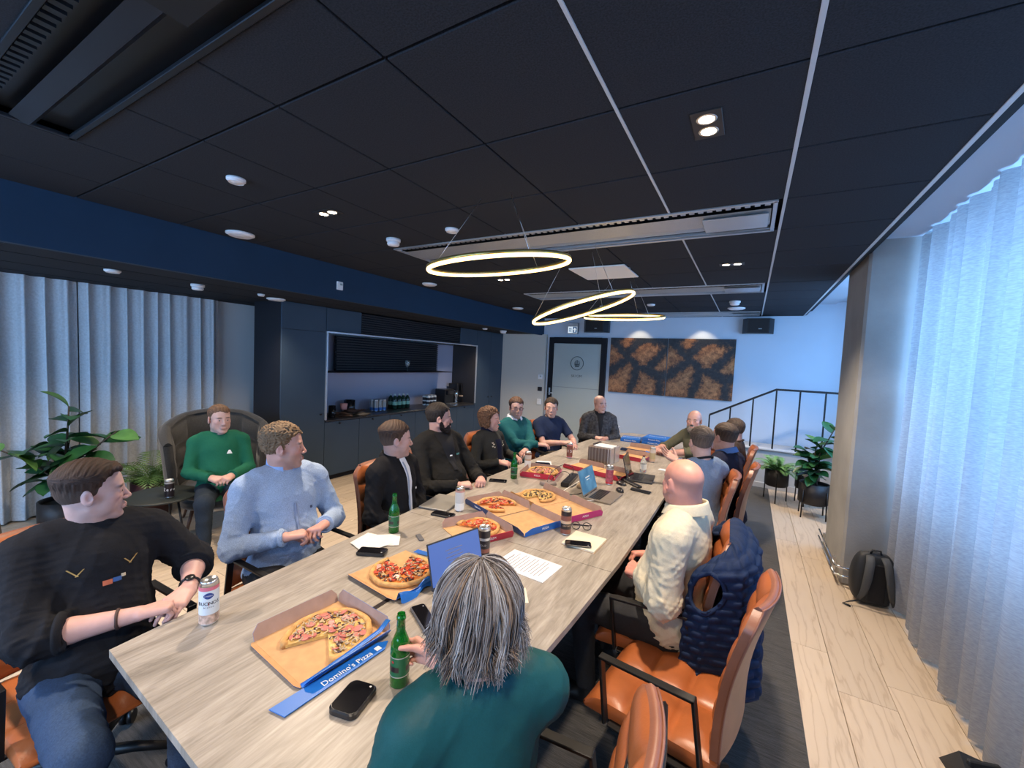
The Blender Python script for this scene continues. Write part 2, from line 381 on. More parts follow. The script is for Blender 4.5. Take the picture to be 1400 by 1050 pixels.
for i in range(6):
    unit('base_cabinet', ln[i], bs[i], bs[i + 1], .06, .835, [(bs[i], bs[i + 1], .07, .83, ((bs[i] + bs[i + 1]) / 2 - .06, .80))], 'navy base cabinets under the counter')
unit('tall_cabinet', 'tall navy cabinet on the niche side of the far pair', 7.17, 7.72, .06, 2.40, [(7.17, 7.72, .07, 2.395, (7.66, .97))], 'tall navy cabinets at the far end')
unit('tall_cabinet', 'tall navy cabinet in the far corner beside the pale wall', 7.72, 8.22, .06, 2.40, [(7.72, 8.22, .07, 2.395, (7.80, .97))], 'tall navy cabinets at the far end')
struct('baseboard_left', MB().box((FX - .05, 5.6, .03), (.02, 5.2, .06)), dark)
# upper box over the niche with vent louvres
t = ent('upper_panel', 'navy panel above the niche with a long black louvred vent', 'cabinet', (0, 0, 0))
m1 = MB(); panel(m1, 3.62, 4.20, 2.08, 2.395); m1.obj('front', navy, t); m1 = MB(); panel(m1, 6.60, 7.17, 2.08, 2.395); m1.obj('front', navy, t)
MB().box((FX - .31, 5.395, 2.235), (.56, 3.55, .30)).obj('body', dark, t)
slat = mat('black_slat', (.018, .018, .024), .45)
s0 = None
for k in range(9):
    if s0 is None: s0 = MB().box((0, 0, 0), (.03, 2.39, .014), .003).obj('slat', slat, t); o = s0
    else: o = s0.copy(); COL.objects.link(o)
    o.location = (FX - .015, 5.40, 2.10 + k * .034)
MB().box((FX - .035, 5.4, 2.235), (.02, 2.4, .30)).obj('vent_backing', dark, t)
# niche
nb = mat('niche_laminate', (.38, .40, .52), .45)
t = ent('counter_niche', 'open lavender grey niche with silver edge above the counter', 'niche', (0, 0, 0))
MB().box((-5.61, 5.395, 1.46), (.02, 3.55, 1.2)).obj('back_panel', nb, t)
for y_ in (7.155, 3.635): MB().box((-5.30, y_, 1.46), (.60, .02, 1.2)).obj('side_panel', mat('niche_side', (.03, .028, .03), .5), t)
sm_ = mat('silver_edge', (.6, .62, .65), .35, metal=.6)
MB().box((-4.99, 5.395, 2.065), (.03, 3.56, .022)).box((-4.99, 3.625, 1.46), (.03, .016, 1.19)).box((-4.99, 7.165, 1.46), (.03, .016, 1.19)).obj('silver_edge', sm_, t)
t = ent('slatted_screen', 'black horizontal slat screen hanging over a thin shelf in the niche', 'screen', (-5.48, 5.32, 0))
s0 = None
for k in range(13):
    if s0 is None: s0 = MB().box((0, 0, 0), (.03, 2.36, .022), .004).obj('slat', slat, t); o = s0
    else: o = s0.copy(); COL.objects.link(o)
    o.location = (0, 0, 1.535 + k * .0405)
MB().box((-.03, 0, 1.78), (.012, 2.37, .54)).obj('backing', dark, t)
one('niche_shelf', 'thin dark shelf right below the slatted screen in the niche', 'shelf', dark, MB().box((-5.40, 5.2, 1.505), (.36, 3.0, .014), .002))
ctm = mat('black_stone', (.03, .03, .033), .3, noise=(40, .3))
one('countertop', 'long thin dark stone countertop on the navy base cabinets', 'countertop', ctm, MB().box((-5.29, 5.395, .847), (.62, 3.54, .022), .003))
CT = .8582
# ---- containers (cans, bottles)
alu = mat('brushed_aluminium', (.75, .76, .78), .28, metal=1)
def band_can(name, label, loc, bands, h=.168, r=.033, rz=0, group=None, txt=None):
    """bands: [(z0,z1,material)] ; lid, rim, pull tab"""
    t = ent(name, label, 'can', loc, rz, group)
    MB().lathe([(r * .72, 0), (r * .78, .003), (r * .98, .012)], 20).obj('base', alu, t)
    for a, b_, m_ in bands:
        MB().lathe([(r, .012 + a * (h - .03)), (r, .012 + b_ * (h - .03))], 24, cap=False).obj('sleeve', m_, t)
    MB().lathe([(r, h - .018), (r * .86, h - .005), (r * .86, h), (r * .80, h), (r * .78, h - .005), (0, h - .005)], 24).obj('lid', alu, t)
    MB().box((0, .006, h - .0028), (.012, .022, .0016), .0006).obj('pull_tab', alu, t)
    if txt:
        for (s, size, zf, m_, w_) in txt:
            # letters wrap round the can
            n = len(s); st = size * .72 / r
            for i, ch in enumerate(s):
                if ch == ' ': continue
                a = w_ + (i - (n - 1) / 2) * st
                p = Vector((cos(a) * (r + .0003), sin(a) * (r + .0003), .012 + zf * (h - .03)))
                text('lettering', ch, size, m_, t, fr(p, (-sin(a), cos(a), 0), (0, 0, 1)), .0003)
    return t
crm = mat('label_white', (.80, .80, .76), .4); pnk = mat('label_pink', (.62, .16, .22), .35); brn = mat('label_brown', (.20, .07, .05), .35)
lbl_blue = mat('label_blue', (.02, .05, .22), .4); drk = mat('label_black', (.02, .015, .018), .3); tan = mat('label_tan', (.55, .38, .25), .4); ink = mat('ink', (.03, .03, .04), .6); red = mat('label_red', (.5, .02, .03), .4)
silv = mat('label_silver', (.5, .5, .5), .3, metal=.5); wht = mat('white_print', (.85, .85, .85), .5)
grn_glass = mat('green_glass', (.02, .38, .05), .06, trans=.8, spec=.6); grn_lab = mat('green_label', (.01, .11, .045), .4); bottle_dark = mat('dark_pet', (.01, .035, .025), .15)
ORD = ['leftmost in the', 'second from left in the', 'third from left in the', 'fourth from left in the']
k0 = None
lb1 = 'silver can with blue bottom in the six pack on the counter'
for i in range(3):
    for j in range(2):
        p = (-5.38 + j * .085, 4.78 + i * .085, CT)
        if k0 is None: k0 = band_can('drink_can', lb1, p, [(0, .3, mat('can_blue', (.02, .12, .4), .35)), (.3, 1, mat('can_silver', (.42, .40, .38), .3, metal=.5))], r=.040, h=.19, group='silver and blue cans on the counter')
        else: dup(k0, p, 0, lb1)
        dn = ORD[i] + (' back row' if j == 0 else ' front row'); [o for o in COL.objects if o.get('label') == lb1][-1]['label'] = 'silver can with blue bottom on the counter, ' + dn
k0 = None; lb2 = 'dark green soda bottle of the wrapped pack on the counter'
for i in range(4):
    for j in range(2):
        p = (-5.42 + j * .1, 5.22 + i * .1, CT)
        if k0 is None:
            k0 = ent('soda_bottle', lb2, 'bottle', p, 0, 'dark soda bottles on the counter')
            MB().lathe([(.036, 0), (.046, .01), (.046, .15), (.038, .19), (.016, .225), (.014, .235)], 16).obj('body', bottle_dark, k0)
            MB().lathe([(.0465, .07), (.0465, .13)], 16, cap=False).obj('paper_label', mat('mint_label', (.25, .5, .38), .4), k0)
            MB().lathe([(.017, .233), (.017, .252)], 12).obj('cap', mat('cap_white', (.6, .7, .7), .4), k0)
        else: dup(k0, p, 0, lb2)
        dn = ORD[i] + (' back row' if j == 0 else ' front row'); [o for o in COL.objects if o.get('label') == lb2][-1]['label'] = 'dark green soda bottle on the counter, ' + dn
k0 = None; lb3 = 'black and white can in the pack left of the coffee machine'
for i in range(3):
    for j in range(2):
        p = (-5.38 + j * .085, 6.05 + i * .088, CT)
        if k0 is None: k0 = band_can('drink_can', lb3, p, [(0, .12, crm), (.12, .42, drk), (.42, .55, crm), (.55, .86, drk), (.86, 1, crm)], r=.041, h=.2, group='black and white cans on the counter')
        else: dup(k0, p, 0, lb3)
        dn = ORD[i] + (' back row' if j == 0 else ' front row'); [o for o in COL.objects if o.get('label') == lb3][-1]['label'] = 'black and white can on the counter, ' + dn
# bags, mugs, box
blkp = mat('black_plastic', (.012, .012, .014), .3)
def mug(label, loc, r, h, m):
    t = ent('black_pot', label, 'pot', loc)
    MB().lathe([(r * .9, 0), (r, .01), (r, h), (r * .93, h), (r * .9, .012), (0, .012)], 22).obj('body', m, t)
    MB().tube([(r, 0, h * .75), (r + .03, 0, h * .72), (r + .035, 0, h * .4), (r, 0, h * .25)], .005, 6).obj('handle', m, t)
mug('small black steel jug at the left end of the counter', (-5.17, 3.86, CT), .05, .17, mat('glossy_black', (.015, .015, .018), .12))
mug('large glossy black pot behind the brown paper bags', (-5.42, 4.36, CT), .085, .20, MATS['glossy_black'])
kraft = mat('kraft_paper', (.20, .105, .06), .8, noise=(12, .35), bump=(40, .3)); 
for i, (y, x, z, c_) in enumerate(((4.02, -5.2, 0, 'brown'), (4.13, -5.22, .028, 'brown'), (4.26, -5.2, .056, 'dark brown'), (4.37, -5.18, 0, 'tan'))):
    rr = random.Random(i); w_, d_ = .30, .24
    mb = MB(); mb.grid(lambda u, v: (x * 0 + (u - .5) * d_, (v - .5) * w_, .010 + .014 * sin(7 * u + i) * sin(5 * v + 2 * i) + .01 * rr.random()), 8, 9, False)
    mb.grid(lambda u, v: ((u - .5) * d_, (.5 - v) * w_, .001), 8, 9, False)
    o = one('paper_bag', ['crumpled brown paper bag at the jug end of the pile', 'creased brown paper bag in the middle of the pile', 'dark brown paper bag topmost on the pile', 'flat tan paper bag at the right end of the pile'][i], 'bag', [kraft, kraft, mat('kraft_dark', (.09, .045, .03), .8), mat('kraft_light', (.50, .38, .25), .8)][i], mb, (x, y, CT + z), .3 * i - .4, 'paper bags on the counter')
mb = MB().lathe([(.045, 0), (.055, .09), (.05, .09), (.04, .004), (0, .004)], 16); one('pink_cup', 'pale pink paper cup standing on the pile of brown bags', 'cup', mat('pink_paper', (.75, .35, .30), .6), mb, (-5.25, 4.12, CT + .086))
# tap, cocktail glass, coffee machines
one('water_tap', 'short black curved tap at the near end of the niche', 'tap', blkp, MB().tube([(0, 0, 0), (0, 0, .22), (0, .03, .26), (0, .08, .27), (0, .10, .24)], .010, 8).lathe([(.02, 0), (.02, .02)], 12), (-5.5, 3.80, CT))
gl_ = mat('clear_glass', (.9, .95, .95), .03, trans=.85)
t = ent('drinking_glass', 'clear stemmed glass on the shelf before the black slats', 'glass', (-5.34, 5.52, 1.512))
MB().lathe([(.04, 0), (.006, .006), (.005, .08)], 14).obj('stem', gl_, t); MB().lathe([(.005, .08), (.035, .10), (.045, .15), (.04, .20), (.038, .20), (.043, .15), (.03, .103), (0, .09)], 16).obj('bowl', gl_, t)
t = ent('coffee_machine', 'boxy black coffee machine at the far end of the counter', 'coffee machine', (-5.36, 6.62, CT))
MB().box((0, 0, .15), (.26, .30, .30), .012).obj('body', blkp, t); MB().box((.14, 0, .235), (.06, .22, .09), .006).obj('brew_head', MATS['glossy_black'], t); MB().box((.17, 0, .012), (.12, .2, .024), .004).obj('drip_tray', alu, t)
t = ent('coffee_grinder', 'chrome coffee grinder beside the boxy coffee machine', 'grinder', (-5.28, 6.88, CT))
MB().lathe([(.05, 0), (.055, .02), (.045, .13), (.06, .19), (.05, .25), (.02, .27)], 18).obj('body', mat('chrome', (.8, .82, .85), .1, metal=1), t); MB().box((.06, 0, .06), (.05, .02, .02), .004).obj('spout', blkp, t)
t = ent('tall_coffee_machine', 'tall dark coffee machine in the far niche corner', 'coffee machine', (-5.42, 7.05, CT))
MB().box((0, 0, .2), (.24, .18, .4), .01).obj('body', blkp, t); MB().box((.11, .0, .3), (.02, .05, .16), .003).obj('front_strip', sm_, t); MB().box((.15, 0, .14), (.09, .05, .03), .005).obj('spout', tan, t)

# ================================================================== WINDOW AND WALL DRESSING
def curtain(name, label, x0, y0, y1, z0, z1, wl, amp, m, seed, rz=0):
    rr = random.Random(seed); n = int((y1 - y0) / wl); nodes = [0]
    for i in range(n): nodes.append(nodes[-1] + rr.uniform(.65, 1.35))
    amps = [amp * rr.uniform(.55, 1.2) for _ in range(n + 2)]; T = nodes[-1]; ph = [rr.uniform(-.5, .5) for _ in range(n + 2)]
    K = 12 * n; Z = 12
    def prof(s, zf):
        q = s * T; i = 0
        while i < n - 1 and nodes[i + 1] < q: i += 1
        f_ = (q - nodes[i]) / (nodes[i + 1] - nodes[i]); a = amps[i] * (1 - f_) + amps[i + 1] * f_
        lean = .035 * sin(ph[i] * 3 + zf * 2.2) * (1 - zf) * .6
        return x0 - a * (.55 + .45 * (1 - zf)) * cos(2 * pi * f_) - .25 * a * cos(4 * pi * f_ + .8), y0 + s * (y1 - y0) + lean + .35 * a * sin(2 * pi * f_)
    mb = MB(); mb.grid(lambda u, v: (*prof(u, v), z0 + (z1 - z0) * v), K, Z)
    o = mb.obj(name, m); return tag(o, label, 'curtain')
cl = mat('grey_blue_curtain', (.50, .54, .58), .9, noise=(60, .12), bump=(250, .25, .003))
curtain('curtain', 'pleated grey blue curtain behind the fiddle leaf fig, at the frame edge', -6.06, -2.1, 1.49, .02, 2.395, .155, .052, cl, 3)
curtain('curtain', 'pleated grey blue curtain beside the white wall strip, behind the green sweater man', -6.06, 1.50, 2.80, .02, 2.395, .135, .045, cl, 8)
sh = bpy.data.materials.new('sheer_linen'); sh.use_nodes = True; nt = sh.node_tree; N = nt.nodes; L = nt.links
for n_ in list(N):
    if n_.type == 'BSDF_PRINCIPLED': N.remove(n_)
out = N['Material Output']; di = N.new('ShaderNodeBsdfDiffuse'); tl = N.new('ShaderNodeBsdfTranslucent'); trn = N.new('ShaderNodeBsdfTransparent')
tc = N.new('ShaderNodeTexCoord'); mp = N.new('ShaderNodeMapping'); mp.inputs['Scale'].default_value = (60, 6, 160); L.new(tc.outputs['Object'], mp.inputs[0])
ns = N.new('ShaderNodeTexNoise'); ns.inputs['Scale'].default_value = 1; ns.inputs['Detail'].default_value = 5; L.new(mp.outputs[0], ns.inputs[0])
c = ramp(nt, ns.outputs[0], [(.3, (.34, .34, .36)), (.7, (.46, .46, .46))]); L.new(c, di.inputs[0]); L.new(c, tl.inputs[0])
m1 = N.new('ShaderNodeMixShader'); m1.inputs[0].default_value = .45; L.new(di.outputs[0], m1.inputs[1]); L.new(tl.outputs[0], m1.inputs[2])
m2 = N.new('ShaderNodeMixShader'); m2.inputs[0].default_value = .04; L.new(m1.outputs[0], m2.inputs[1]); L.new(trn.outputs[0], m2.inputs[2]); L.new(m2.outputs[0], out.inputs[0])
curtain('sheer_curtain', 'tall sheer pale curtain glowing with daylight along the right window', 1.12, -2.0, 4.44, .03, 2.92, .20, .050, sh, 5)
# painting (two canvases)
pm = bpy.data.materials.new('copper_lichen_print'); pm.use_nodes = True; nt = pm.node_tree; N = nt.nodes; L = nt.links; b = N['Principled BSDF']; b.inputs['Roughness'].default_value = .5
tc = N.new('ShaderNodeTexCoord'); n1 = N.new('ShaderNodeTexNoise'); n1.inputs['Scale'].default_value = 1.9; n1.inputs['Detail'].default_value = 8; n1.inputs['Roughness'].default_value = .62; n1.inputs['Distortion'].default_value = .25; L.new(tc.outputs['Object'], n1.inputs[0])
vo = N.new('ShaderNodeTexVoronoi'); vo.feature = 'DISTANCE_TO_EDGE'; vo.inputs['Scale'].default_value = 2.0
wa = N.new('ShaderNodeMix'); wa.data_type = 'VECTOR'; wa.inputs[0].default_value = .22; L.new(tc.outputs['Object'], wa.inputs[4]); L.new(n1.outputs['Color'], wa.inputs[5]); L.new(wa.outputs[1], vo.inputs[0])
n2 = N.new('ShaderNodeTexNoise'); n2.inputs['Scale'].default_value = 16; n2.inputs['Detail'].default_value = 8; n2.inputs['Roughness'].default_value = .7; L.new(tc.outputs['Object'], n2.inputs[0])
ma = N.new('ShaderNodeMath'); ma.operation = 'MULTIPLY_ADD'; ma.inputs[1].default_value = .30; L.new(n2.outputs[0], ma.inputs[0]); L.new(vo.outputs[0], ma.inputs[2])
cc = ramp(nt, ma.outputs[0], [(.20, (.018, .022, .030)), (.245, (.06, .035, .025)), (.30, (.26, .11, .04)), (.42, (.42, .20, .08))])
c3 = ramp(nt, n2.outputs[0], [(.35, (.35, .3, .3)), (.62, (1.3, 1.2, 1.1))]); mx = N.new('ShaderNodeMix'); mx.data_type = 'RGBA'; mx.blend_type = 'MULTIPLY'; mx.inputs[0].default_value = 1; L.new(cc, mx.inputs[6]); L.new(c3, mx.inputs[7]); L.new(mx.outputs[2], b.inputs[0])
for k, (xa, xb, lb) in enumerate(((-2.48, -1.395, 'left canvas of the pair, copper patches on black, next to the door'), (-1.375, -.25, 'right canvas of the pair, copper patches on black, near the railing'))):
    t = ent('painting', lb, 'painting', ((xa + xb) / 2, 8.295, 1.805), 0, 'copper and black canvases on the far wall')
    MB().box((0, -.018, 0), (xb - xa, .036, 1.09), .003).obj('canvas', pm, t)
    MB().box((0, -.003, 0), (xb - xa - .04, .006, 1.05)).obj('stretcher', dark, t)
# door
dg = mat('door_grey_green', (.40, .45, .43), .35, noise=(1.2, .05))
d = MB(); xa, xb = -3.82, -2.56
d.box((xa + .05, 8.27, 1.17), (.11, .08, 2.34)).box((xb - .05, 8.27, 1.17), (.11, .08, 2.34)).box(((xa + xb) / 2, 8.27, 2.28), (xb - xa - .2, .08, .13))
do = struct('door_1', d, dark); MB().box(((xa + xb) / 2, 8.275, 1.11), (xb - xa - .205, .05, 2.20), .003).obj('leaf', dg, do)
MB().box(((xa + xb) / 2, 8.248, 1.28), (xb - xa - .23, .004, .010)).obj('seam', mat('seam_grey', (.25, .28, .27), .5), do)
e = MB(); e.tube([(-3.17 + .14 * cos(a), 8.247, 1.80 + .14 * sin(a)) for a in np.linspace(0, 2 * pi, 36, endpoint=False)], .007, 4, True)
for dx, dz, w_, h_ in ((0, -.06, .09, .03), (-.045, -.01, .02, .07), (0, 0, .02, .09), (.045, -.01, .02, .07), (0, .055, .03, .02), (-.04, .04, .018, .018), (.04, .04, .018, .018), (0, -.025, .11, .018)): e.box((-3.17 + dx, 8.247, 1.80 + dz), (w_, .004, h_))
e.obj('emblem', mat('emblem_grey', (.07, .09, .09), .5), do, label='round grey crown like emblem on the door')
text('lettering', 'SKI OM', .075, MATS['emblem_grey'], do, fr((-3.17, 8.247, 1.53), (1, 0, 0), (0, 0, 1)))
h = MB().box((-3.765, 8.22, 1.17), (.035, .012, .16), .003); h.obj('handle_plate', alu, do); MB().tube([(-3.765, 8.21, 1.14), (-3.765, 8.17, 1.14), (-3.66, 8.17, 1.14)], .010, 8).obj('handle', alu, do)
# switches
t = ent('thermostat', 'small white thermostat highest on the wall left of the door', 'thermostat', (-3.99, 8.205, 1.47)); MB().box((0, 0, 0), (.10, .024, .10), .004).obj('body', wht, t); MB().box((.01, -.013, .01), (.04, .003, .03)).obj('display', mat('lcd', (.35, .42, .4), .3), t)
t = ent('black_switch', 'small black wall panel between the thermostat and the light switch', 'switch', (-3.99, 8.205, 1.20)); MB().box((0, 0, 0), (.10, .02, .09), .004).obj('plate', drk, t); MB().box((0, -.011, 0), (.03, .004, .03), .001).obj('sensor', blkp, t)
t = ent('light_switch', 'pale double light switch lowest on the wall beside the door', 'switch', (-3.99, 8.205, .92)); MB().box((0, 0, 0), (.10, .02, .13), .004).obj('plate', wht, t)
for z in (-.03, .03): MB().box((0, -.012, z), (.07, .006, .05), .002).obj('rocker', crm, t)
# exit sign
t = ent('exit_sign', 'small blue and white emergency exit sign on the wall above the door', 'sign', (-3.30, 8.25, 2.53))
MB().box((0, 0, 0), (.22, .06, .23), .004).obj('case', mat('sign_case', (.42, .44, .46), .5), t)
MB().box((0, -.032, -.03), (.20, .004, .13)).obj('face', mat('sign_lit', (.8, .85, .85), .5, emit=((.75, .85, .9), .7)), t)
sb = mat('sign_blue', (.10, .22, .38), .5)
MB().box((.05, -.035, -.03), (.09, .003, .12)).box((-.05, -.035, -.03), (.05, .003, .085)).obj('blue_field', sb, t)
MB().prism([(.0, .045), (.035, .0), (.014, .0), (.014, -.045), (-.014, -.045), (-.014, 0), (-.035, 0)], 0, .003, M=fr((.05, -.037, -.03), (1, 0, 0), (0, 0, 1))).obj('arrow', MATS['sign_lit'], t)
MB().sphere((-.05, -.038, .0), (.010, .003, .010), 10, 6).box((-.05, -.038, -.035), (.014, .003, .04)).box((-.062, -.038, -.03), (.018, .003, .008)).box((-.055, -.038, -.062), (.008, .003, .025)).obj('running_figure', MATS['sign_lit'], t)
# speakers
for lb, x, w_ in (('black wall loudspeaker above the door frame, beside the exit sign', -2.78, .52), ('black wall loudspeaker above the right end of the paintings', .06, .46)):
    t = ent('wall_speaker', lb, 'speaker', (x, 8.19, 2.57), 0, 'black loudspeakers on the far wall')
    hh = .125; MB().prism([(-w_ / 2, .09), (w_ / 2, .09), (w_ / 2, 0), (w_ / 2 - .07, -.11), (-w_ / 2 + .07, -.11), (-w_ / 2, 0)], -hh, hh).obj('cabinet', blkp, t)
    MB().box((0, -.113, 0), (w_ - .17, .006, .22), .002).obj('grille', mat('speaker_cloth', (.02, .018, .018), .9), t)
    MB().box((0, .1, 0), (.1, .02, .12)).obj('bracket', blk, t); MB().box((.03, -.118, -.05), (.05, .003, .012)).obj('badge', silv, t)
# ================================================================== CEILING FITTINGS
bulb = mat('warm_bulb', (1, .9, .75), .5, emit=((1, .80, .55), 22))
def twin(x, y, ax, lab, z=ZC):
    t = ent('twin_downlight', lab, 'downlight', (x, y, z), 0, 'twin square downlights in the ceiling')
    d = .045
    f = MB(); s = (.20, .11) if ax == 0 else (.11, .20)
    f.box((0, 0, -.002), (s[0], s[1], .005), .002); f.obj('frame', mat('downlight_frame', (.02, .02, .022), .4), t)
    for k in (-1, 1):
        c_ = (k * d, 0, 0) if ax == 0 else (0, k * d, 0)
        MB().lathe([(.037, -.005), (.033, -.008), (.028, -.005)], 18, c=c_, cap=False).obj('ring', alu, t)
        MB().lathe([(.0, -.006), (.028, -.006)], 18, c=c_, cap=False).obj('bulb', bulb, t)
twin(-.21, 1.80, 1, 'bright lit twin downlight nearest the window, above the cream shirt man')
twin(-2.58, 1.86, 0, 'lit twin downlight in the ceiling above the blue sweater man')
twin(-2.60, 4.23, 0, 'small lit twin downlight just behind the first ring lamp')
twin(-.21, 4.21, 0, 'square twin downlight beyond the long chilled beam, right side')
discw = mat('white_disc', (.78, .78, .80), .5)
def disc(x, y, z, r, lab, kind='disc'):
    if kind == 'disc':
        t = ent('ceiling_valve', lab, 'air valve', (x, y, z), 0); MB().lathe([(r, 0), (r, -.012), (r * .8, -.02), (0, -.024)], 28).obj('disc', discw, t); MB().lathe([(r * .84, -.0185), (r * .8, -.024), (r * .76, -.0215)], 28, cap=False).obj('rim', discw, t)
    else:
        t = ent('smoke_detector', lab, 'smoke detector', (x, y, z), 0); MB().lathe([(r, 0), (r, -.02), (r * .95, -.024)], 24).obj('base', discw, t); MB().lathe([(r * .8, -.024), (r * .85, -.045), (r * .7, -.055), (0, -.058)], 24).obj('head', discw, t)
disc(-2.59, 1.28, ZC, .048, 'small white ceiling disc above the near man, left of the lit twin light')
disc(-3.77, 1.90, ZC, .105, 'large white ceiling disc against the navy bulkhead, nearest the camera')
disc(-2.62, 2.50, ZC, .058, 'white smoke detector between the twin light and ring lamp', 'd')
disc(-1.99, 2.47, ZC, .05, 'small white ceiling disc just left of the first ring lamp wire')
disc(-3.72, 4.20, ZC, .095, 'large white ceiling disc at the bulkhead, below left of the first ring')
disc(-3.72, 6.58, ZC, .10, 'farthest large white ceiling disc at the bulkhead, above the exit sign side')
disc(-.25, 7.15, ZC, .12, 'large white ceiling disc above the right loudspeaker')
disc(-.25, 6.45, ZC, .07, 'white smoke detector above the right loudspeaker disc', 'd')
disc(-1.38, 6.55, ZC, .06, 'small white ceiling disc behind the tilted ring lamp')
disc(-2.15, 6.6, ZC, .05, 'tiny white ceiling disc above the third ring lamp')
disc(-4.71, 1.37, 2.40, .055, 'small white disc in the low ceiling by the left curtain')
disc(-4.78, 2.02, 2.40, .058, 'white smoke detector in the low ceiling by the curtain end', 'd')
disc(-4.95, 2.90, 2.40, .10, 'large white disc in the low ceiling above the tall cabinet')
disc(-4.74, 2.61, 2.40, .035, 'tiny lit disc in the low ceiling beside the large disc')
disc(-4.45, 7.31, 2.40, .07, 'white smoke detector in the low ceiling at the far corner', 'd')
disc(-4.57, 6.81, 2.40, .05, 'small white disc in the low ceiling before the far cabinets')
t = ent('wall_sensor', 'small square white sensor on the navy bulkhead', 'sensor', (-3.995, 3.04, 2.53)); MB().box((.008, 0, 0), (.022, .075, .09), .005).obj('case', wht, t); MB().box((.021, .01, .015), (.004, .03, .02)).obj('window', MATS['lcd'], t)
t = ent('ceiling_access_panel', 'square white panel in the dark ceiling above the ring lamps', 'ceiling panel', (-1.365, 4.18, ZC - .003)); MB().box((0, 0, -.008), (.56, .56, .014), .003).obj('panel', mat('panel_white', (.80, .82, .83), .6), t)
MB().box((.28, -.1, -.006), (.01, .05, .02)).obj('hinge', alu, t)
# ring lamps
led = mat('warm_led', (1, .85, .5), .5, emit=((1, .66, .22), 5.5)); brs = mat('brass_ring', (.55, .38, .12), .3, metal=.8)
def ring(c_, r, nx_, ny_, lab):
    t = ent('ring_lamp', lab, 'pendant lamp', c_, 0, 'glowing ring lamps over the table')
    n = Vector((nx_, ny_, 1)).normalized(); u = n.cross(Vector((0, 1, 0))).normalized(); v = n.cross(u)
    A = np.linspace(0, 2 * pi, 72, endpoint=False)
    P = lambda r_, h: [u * (r_ * cos(a)) + v * (r_ * sin(a)) + n * h for a in A]
    MB().tube(P(r, 0), .011, 8, True, M=None).obj('light_tube', led, t)
    MB().tube(P(r, .015), .011, 6, True).obj('housing', brs, t)
    for k in range(3):
        a = 2 * pi * k / 3 + .4; p = u * (r * cos(a)) + v * (r * sin(a)) + n * .02
        top = Vector((p.x * .3, p.y * .3, ZC - c_[2] - .004)); MB().tube([p, top], .0016, 4).obj('wire', alu, t)
ring((-1.34, 2.12, 2.355), .417, -.051, -.139, 'nearest glowing ring lamp, hanging almost level')
ring((-1.235, 3.27, 2.25), .42, -.305, -.105, 'middle glowing ring lamp, hanging strongly tilted')
ring((-1.25, 4.58, 2.33), .42, .027, -.17, 'farthest glowing ring lamp, seen edge on before the far wall')
# ================================================================== TABLE
tm = bpy.data.materials.new('grey_oak_laminate'); tm.use_nodes = True; nt = tm.node_tree; N = nt.nodes; L = nt.links; b = N['Principled BSDF']; b.inputs['Roughness'].default_value = .38
tc = N.new('ShaderNodeTexCoord'); mp = N.new('ShaderNodeMapping'); mp.inputs['Scale'].default_value = (9, 1.5, 1); L.new(tc.outputs['Object'], mp.inputs[0])
n1 = N.new('ShaderNodeTexNoise'); n1.inputs['Scale'].default_value = 1.6; n1.inputs['Detail'].default_value = 9; n1.inputs['Roughness'].default_value = .65; n1.inputs['Distortion'].default_value = 1.2; L.new(mp.outputs[0], n1.inputs[0])
mp2 = N.new('ShaderNodeMapping'); mp2.inputs['Scale'].default_value = (40, 3, 1); L.new(tc.outputs['Object'], mp2.inputs[0]); n2 = N.new('ShaderNodeTexNoise'); n2.inputs['Scale'].default_value = 3; n2.inputs['Detail'].default_value = 6; L.new(mp2.outputs[0], n2.inputs[0])
c1 = ramp(nt, n1.outputs[0], [(.25, (.165, .148, .128)), (.42, (.275, .248, .215)), (.58, (.35, .318, .28)), (.75, (.44, .405, .36))])
c2 = ramp(nt, n2.outputs[0], [(.3, (.82, .80, .78)), (.7, (1.1, 1.1, 1.1))])
mx = N.new('ShaderNodeMix'); mx.data_type = 'RGBA'; mx.blend_type = 'MULTIPLY'; mx.inputs[0].default_value = 1; L.new(c1, mx.inputs[6]); L.new(c2, mx.inputs[7]); L.new(mx.outputs[2], b.inputs[0])
bp = N.new('ShaderNodeBump'); bp.inputs['Strength'].default_value = .12; bp.inputs['Distance'].default_value = .002; L.new(n2.outputs[0], bp.inputs['Height']); L.new(bp.outputs[0], b.inputs['Normal'])
TT = .74
tb = ent('conference_table', 'long boat-shaped grey oak conference table covered with pizza boxes and drinks', 'table', (0, 0, 0))
xl = [(-1.845, .52), (-1.895, 1.0), (-1.925, 1.6), (-1.965, 2.3), (-1.985, 3.0), (-1.98, 3.8), (-1.95, 4.6), (-1.91, 5.4), (-1.86, 6.1), (-1.78, 6.42), (-1.55, 6.62)]
xr = [(-.95, 6.62), (-.72, 6.42), (-.64, 6.0), (-.60, 5.3), (-.565, 4.5), (-.54, 3.6), (-.535, 2.9), (-.54, 2.2), (-.565, 1.6), (-.60, 1.0), (-.65, .46)]
def cut(y0, y1):
    def xat(L_, y):
        L_ = sorted(L_, key=lambda p: p[1])
        for (xa, ya), (xb, yb) in zip(L_, L_[1:]):
            if ya <= y <= yb: return xa + (xb - xa) * (y - ya) / (yb - ya)
    a = [p for p in xl if y0 < p[1] < y1]; c_ = [p for p in xr if y0 < p[1] < y1]
    return a, c_, xat
ptsl = xl; ptsr = xr
def top_poly(y0, y1):
    a, c_, xat = cut(y0, y1); P = []
    P += ([(xat(xl, y0), y0)] if y0 > .6 else []) + a + ([(xat(xl, y1), y1)] if y1 < 6.5 else [])
    P += ([(xat(xr, y1), y1)] if y1 < 6.5 else []) + c_ + ([(xat(xr, y0), y0)] if y0 > .6 else [])
    return P[::-1]
